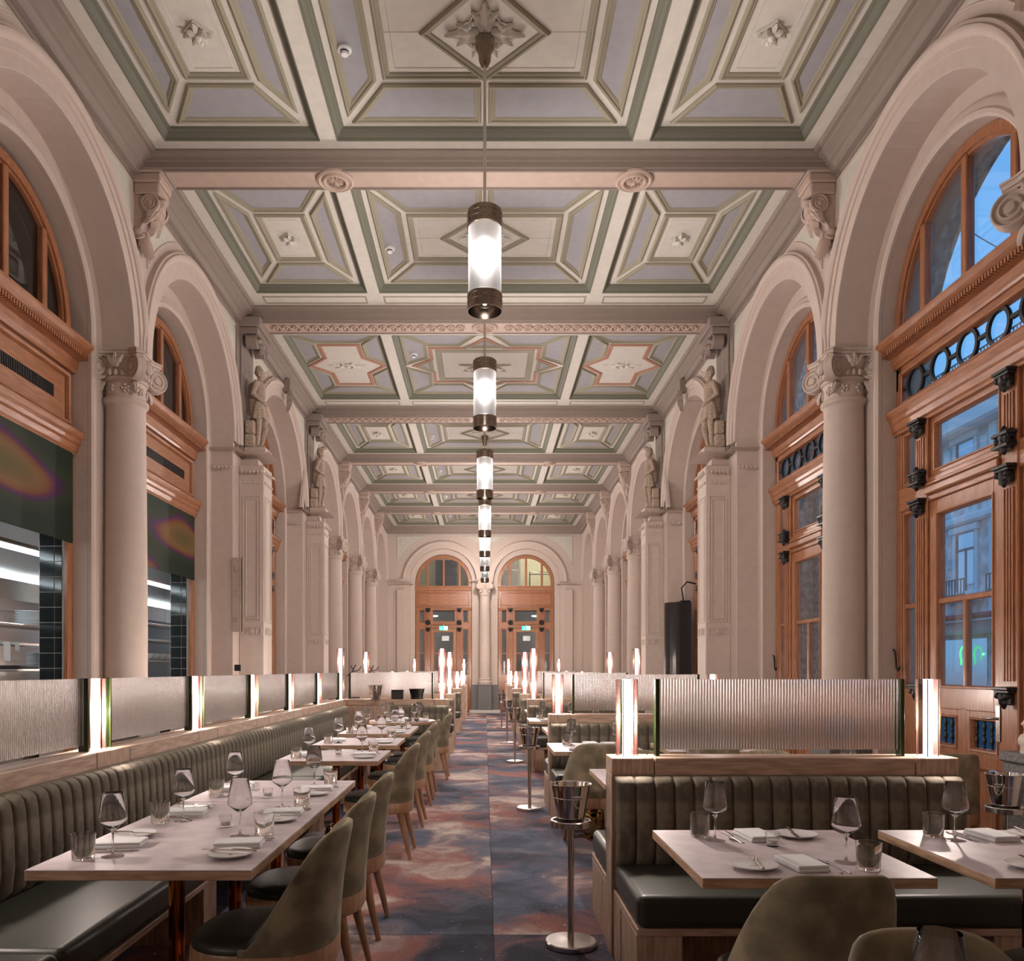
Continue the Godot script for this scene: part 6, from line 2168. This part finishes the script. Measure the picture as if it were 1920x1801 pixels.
# ---------------------------------------------------------------- bucket stands and small things
func bucket_proto() -> Node3D:
	var o := Node3D.new()
	o.name = "ice_bucket"
	part(o, "body", MB.new().lathe([Vector2(0, 0.0), Vector2(0.062, 0.0), Vector2(0.066, 0.004), Vector2(0.0875, 0.13), Vector2(0.089, 0.131), Vector2(0.089, 0.135), Vector2(0.0885, 0.136), Vector2(0.099, 0.196), Vector2(0.105, 0.20), Vector2(0.104, 0.203), Vector2(0.097, 0.20), Vector2(0.086, 0.135), Vector2(0.063, 0.008), Vector2(0, 0.006)], 40, 30), M.chrome)
	for s in [-1.0, 1.0]:
		var pts := []
		for k in 9:
			var a := PI * k / 8
			pts.append(Vector3(0.022 * cos(a), 0.138 - 0.045 * sin(a), s * (0.094 + 0.012 * sin(a))))
		part(o, "handle", MB.new().tube(pts, 0.0028, 6), M.chrome)
		part(o, "lug", MB.new().box(Vector3(-0.026, 0.135, s * 0.086), Vector3(0.026, 0.15, s * 0.098), 0.004), M.chrome)
	return o

func build_extras() -> void:
	var bk := bucket_proto()
	var st := Node3D.new()
	st.name = "bucket_stand"
	part(st, "foot", MB.new().lathe([Vector2(0, 0.0), Vector2(0.128, 0.0), Vector2(0.13, 0.003), Vector2(0.13, 0.022), Vector2(0.125, 0.028), Vector2(0.02, 0.032), Vector2(0, 0.032)], 48, 30), M.brushed)
	part(st, "pole", MB.new().lathe([Vector2(0.0165, 0.03), Vector2(0.0165, 0.60)], 20), M.brushed)
	part(st, "tray", MB.new().lathe([Vector2(0, 0.60), Vector2(0.095, 0.60), Vector2(0.103, 0.604), Vector2(0.104, 0.63), Vector2(0.100, 0.634), Vector2(0.092, 0.634), Vector2(0.090, 0.615), Vector2(0, 0.613)], 48, 30), M.brushed)
	var ord := ["first", "second", "third", "fourth", "fifth", "sixth"]
	var at := [[0.434, 4.04], [0.445, 7.95], [0.452, 12.0], [0.42, 15.05], [0.40, 19.0], [0.46, 22.6]]
	for k in at.size():
		place(st, "bucket_stand", P(at[k][0], 0.008, at[k][1]), 0, "brushed steel bucket stand in the aisle, %s from the front" % ord[k], "stand", "bucket stands in the aisle")
		place(bk, "ice_bucket", P(at[k][0], 0.622, at[k][1]), 0.25, "polished steel ice bucket on the %s aisle stand from the front" % ord[k], "bucket", "ice buckets")
	place(st, "bucket_stand", P(2.885, 0.008, 4.43), 0, "brushed steel bucket stand beside the stone column plinth", "stand", "bucket stands in the aisle")
	place(bk, "ice_bucket", P(2.885, 0.622, 4.43), -0.9, "polished steel ice bucket beside the stone column plinth", "bucket", "ice buckets")
	place(bk, "ice_bucket", P(-1.57, 0.971, 11.50), 0.6, "polished steel ice bucket on the rail behind the round table", "bucket", "ice buckets")
	bk.free()
	st.free()
	var bx := thing("storage_box", "small dark box on the rail behind the round table", "box", P(-1.26, 0.971, 11.545))
	part(bx, "case", MB.new().box(Vector3(-0.085, 0, -0.035), Vector3(0.085, 0.12, 0.035), 0.006), M.dark_cabinet)
	part(bx, "lid", MB.new().box(Vector3(-0.088, 0.12, -0.038), Vector3(0.088, 0.135, 0.038), 0.004), M.black_iron)
	var pl := thing("planter_bowl", "dark flared bowl on the rail behind the round table", "bowl", P(-0.98, 0.971, 11.545))
	part(pl, "bowl_body", MB.new().at(Transform3D(Basis().scaled(Vector3(1, 1, 0.4)), Vector3.ZERO)).lathe([Vector2(0, 0), Vector2(0.09, 0), Vector2(0.088, 0.05), Vector2(0.115, 0.15), Vector2(0.108, 0.15), Vector2(0.08, 0.06), Vector2(0, 0.05)], 24, 40), M.dark_cabinet)
	# smoke detectors on the ceiling
	for k in 7:
		var sm := thing("smoke_detector", "white smoke detector on the lavender ceiling panel of the %s bay" % ["first", "second", "third", "fourth", "fifth", "sixth", "seventh"][k], "detector", P(-1.06, 6.097, BAYC[k] + (0.12 if k != 2 else -0.5)), 0, "smoke detectors")
		part(sm, "base_ring", MB.new().at(Transform3D(Basis(Vector3.RIGHT, PI), Vector3.ZERO)).lathe([Vector2(0.055, 0), Vector2(0.055, 0.018), Vector2(0.05, 0.024), Vector2(0, 0.024)], 20, 30), M.white)
		part(sm, "sensor_head", MB.new().at(Transform3D(Basis(Vector3.RIGHT, PI), Vector3.ZERO)).lathe([Vector2(0.032, 0.02), Vector2(0.032, 0.045), Vector2(0.025, 0.055), Vector2(0, 0.055)], 16, 30), M.white)
		part(sm, "grille_slot", MB.new().at(Transform3D(Basis(Vector3.RIGHT, PI), Vector3.ZERO)).lathe([Vector2(0.0325, 0.03), Vector2(0.0335, 0.03), Vector2(0.0335, 0.04), Vector2(0.0325, 0.04)], 16, 30), M.black_iron)
	# tall dark cabinet by the farther window-side pier
	var cb := thing("tower_cabinet", "tall dark glossy cabinet with rounded front by the window-side pier", "cabinet", P(3.2, 0, 13.28))
	var prf := PackedVector2Array([Vector2(0.18, -0.2), Vector2(0.18, 0.2)])
	for k in 13:
		var a := PI / 2 + PI * k / 12.0
		prf.append(Vector2(-0.02 + 0.2 * cos(a), 0.2 * sin(a)))
	part(cb, "body", MB.new().at(Transform3D(Basis(Vector3(1, 0, 0), Vector3(0, 0, 1), Vector3(0, 1, 0)), Vector3.ZERO)).prism(prf, 0.0, 2.50), M.dark_cabinet)
	part(cb, "lid", MB.new().box(Vector3(0.0, 2.50, -0.19), Vector3(0.17, 2.53, 0.19), 0.01), M.black_iron)
	part(cb, "cable", MB.new().tube([Vector3(0.1, 2.53, 0), Vector3(0.06, 2.75, 0.02), Vector3(0.15, 2.85, 0.03), Vector3(0.3, 2.82, 0.0)], 0.014, 6), M.black_iron)
	# menu board on the kitchen-side pier
	var mb := thing("menu_board", "slim pale menu board fixed to the nearer kitchen-side pier", "sign", P(-3.115, 0, 10.03))
	part(mb, "board", MB.new().box(Vector3(-0.05, 1.87, -0.002), Vector3(0.06, 2.80, 0.012), 0.002), M.beam_pink)
	part(mb, "rod", MB.new().tube([Vector3(0.075, 1.87, 0.02), Vector3(0.075, 2.80, 0.02)], 0.006, 6), M.black_iron)
	for q in [["L", 2.66], ["2", 2.36], ["R", 2.02]]:
		var tm := TextMesh.new()
		tm.text = q[0]
		tm.font_size = 16
		tm.pixel_size = 0.006
		tm.depth = 0.002
		part(mb, "letter", tm, M.olive, Transform3D(Basis(), Vector3(-0.01, q[1], 0.013)))
	var sk := thing("wall_socket", "small black socket low on the nearer kitchen-side pier", "socket", P(-3.10, 1.42, 10.035))
	part(sk, "plate", MB.new().box(Vector3(-0.04, -0.04, -0.002), Vector3(0.04, 0.04, 0.008), 0.003), M.black_iron)
	# coat hooks on the window jambs
	for k in 2:
		var hk := thing("coat_hook", "black iron coat hook on the jamb of the %s street door" % ["first", "second"][k], "hook", P(W + 0.36, 1.45, BAYC[k] + BAYR[k] - 0.275))
		part(hk, "hook_arm", MB.new().tube([Vector3(0, 0.12, 0.0), Vector3(0, 0.1, 0.03), Vector3(0, 0.02, 0.045), Vector3(0, -0.04, 0.05), Vector3(0, -0.06, 0.08), Vector3(0, -0.03, 0.11)], 0.009, 6), M.black_iron)
	for k in 2:
		var ck := thing("coat_rack_arm", "black branching coat rack on the kitchen-side wall, %s" % ["nearer one", "farther one"][k], "rack", P(-W + 0.30, 1.35, 17.4 + 2.8 * k))
		var m := MB.new().tube([Vector3(-0.14, -0.1, 0), Vector3(-0.02, 0.0, 0), Vector3(0.05, 0.15, 0)], 0.012, 6)
		m.tube([Vector3(-0.02, 0, 0), Vector3(0.12, 0.03, 0.02), Vector3(0.18, 0.12, 0.02)], 0.01, 6)
		m.tube([Vector3(0.0, 0.04, 0), Vector3(-0.06, 0.14, 0.02)], 0.01, 6)
		part(ck, "branch", m, M.black_iron)
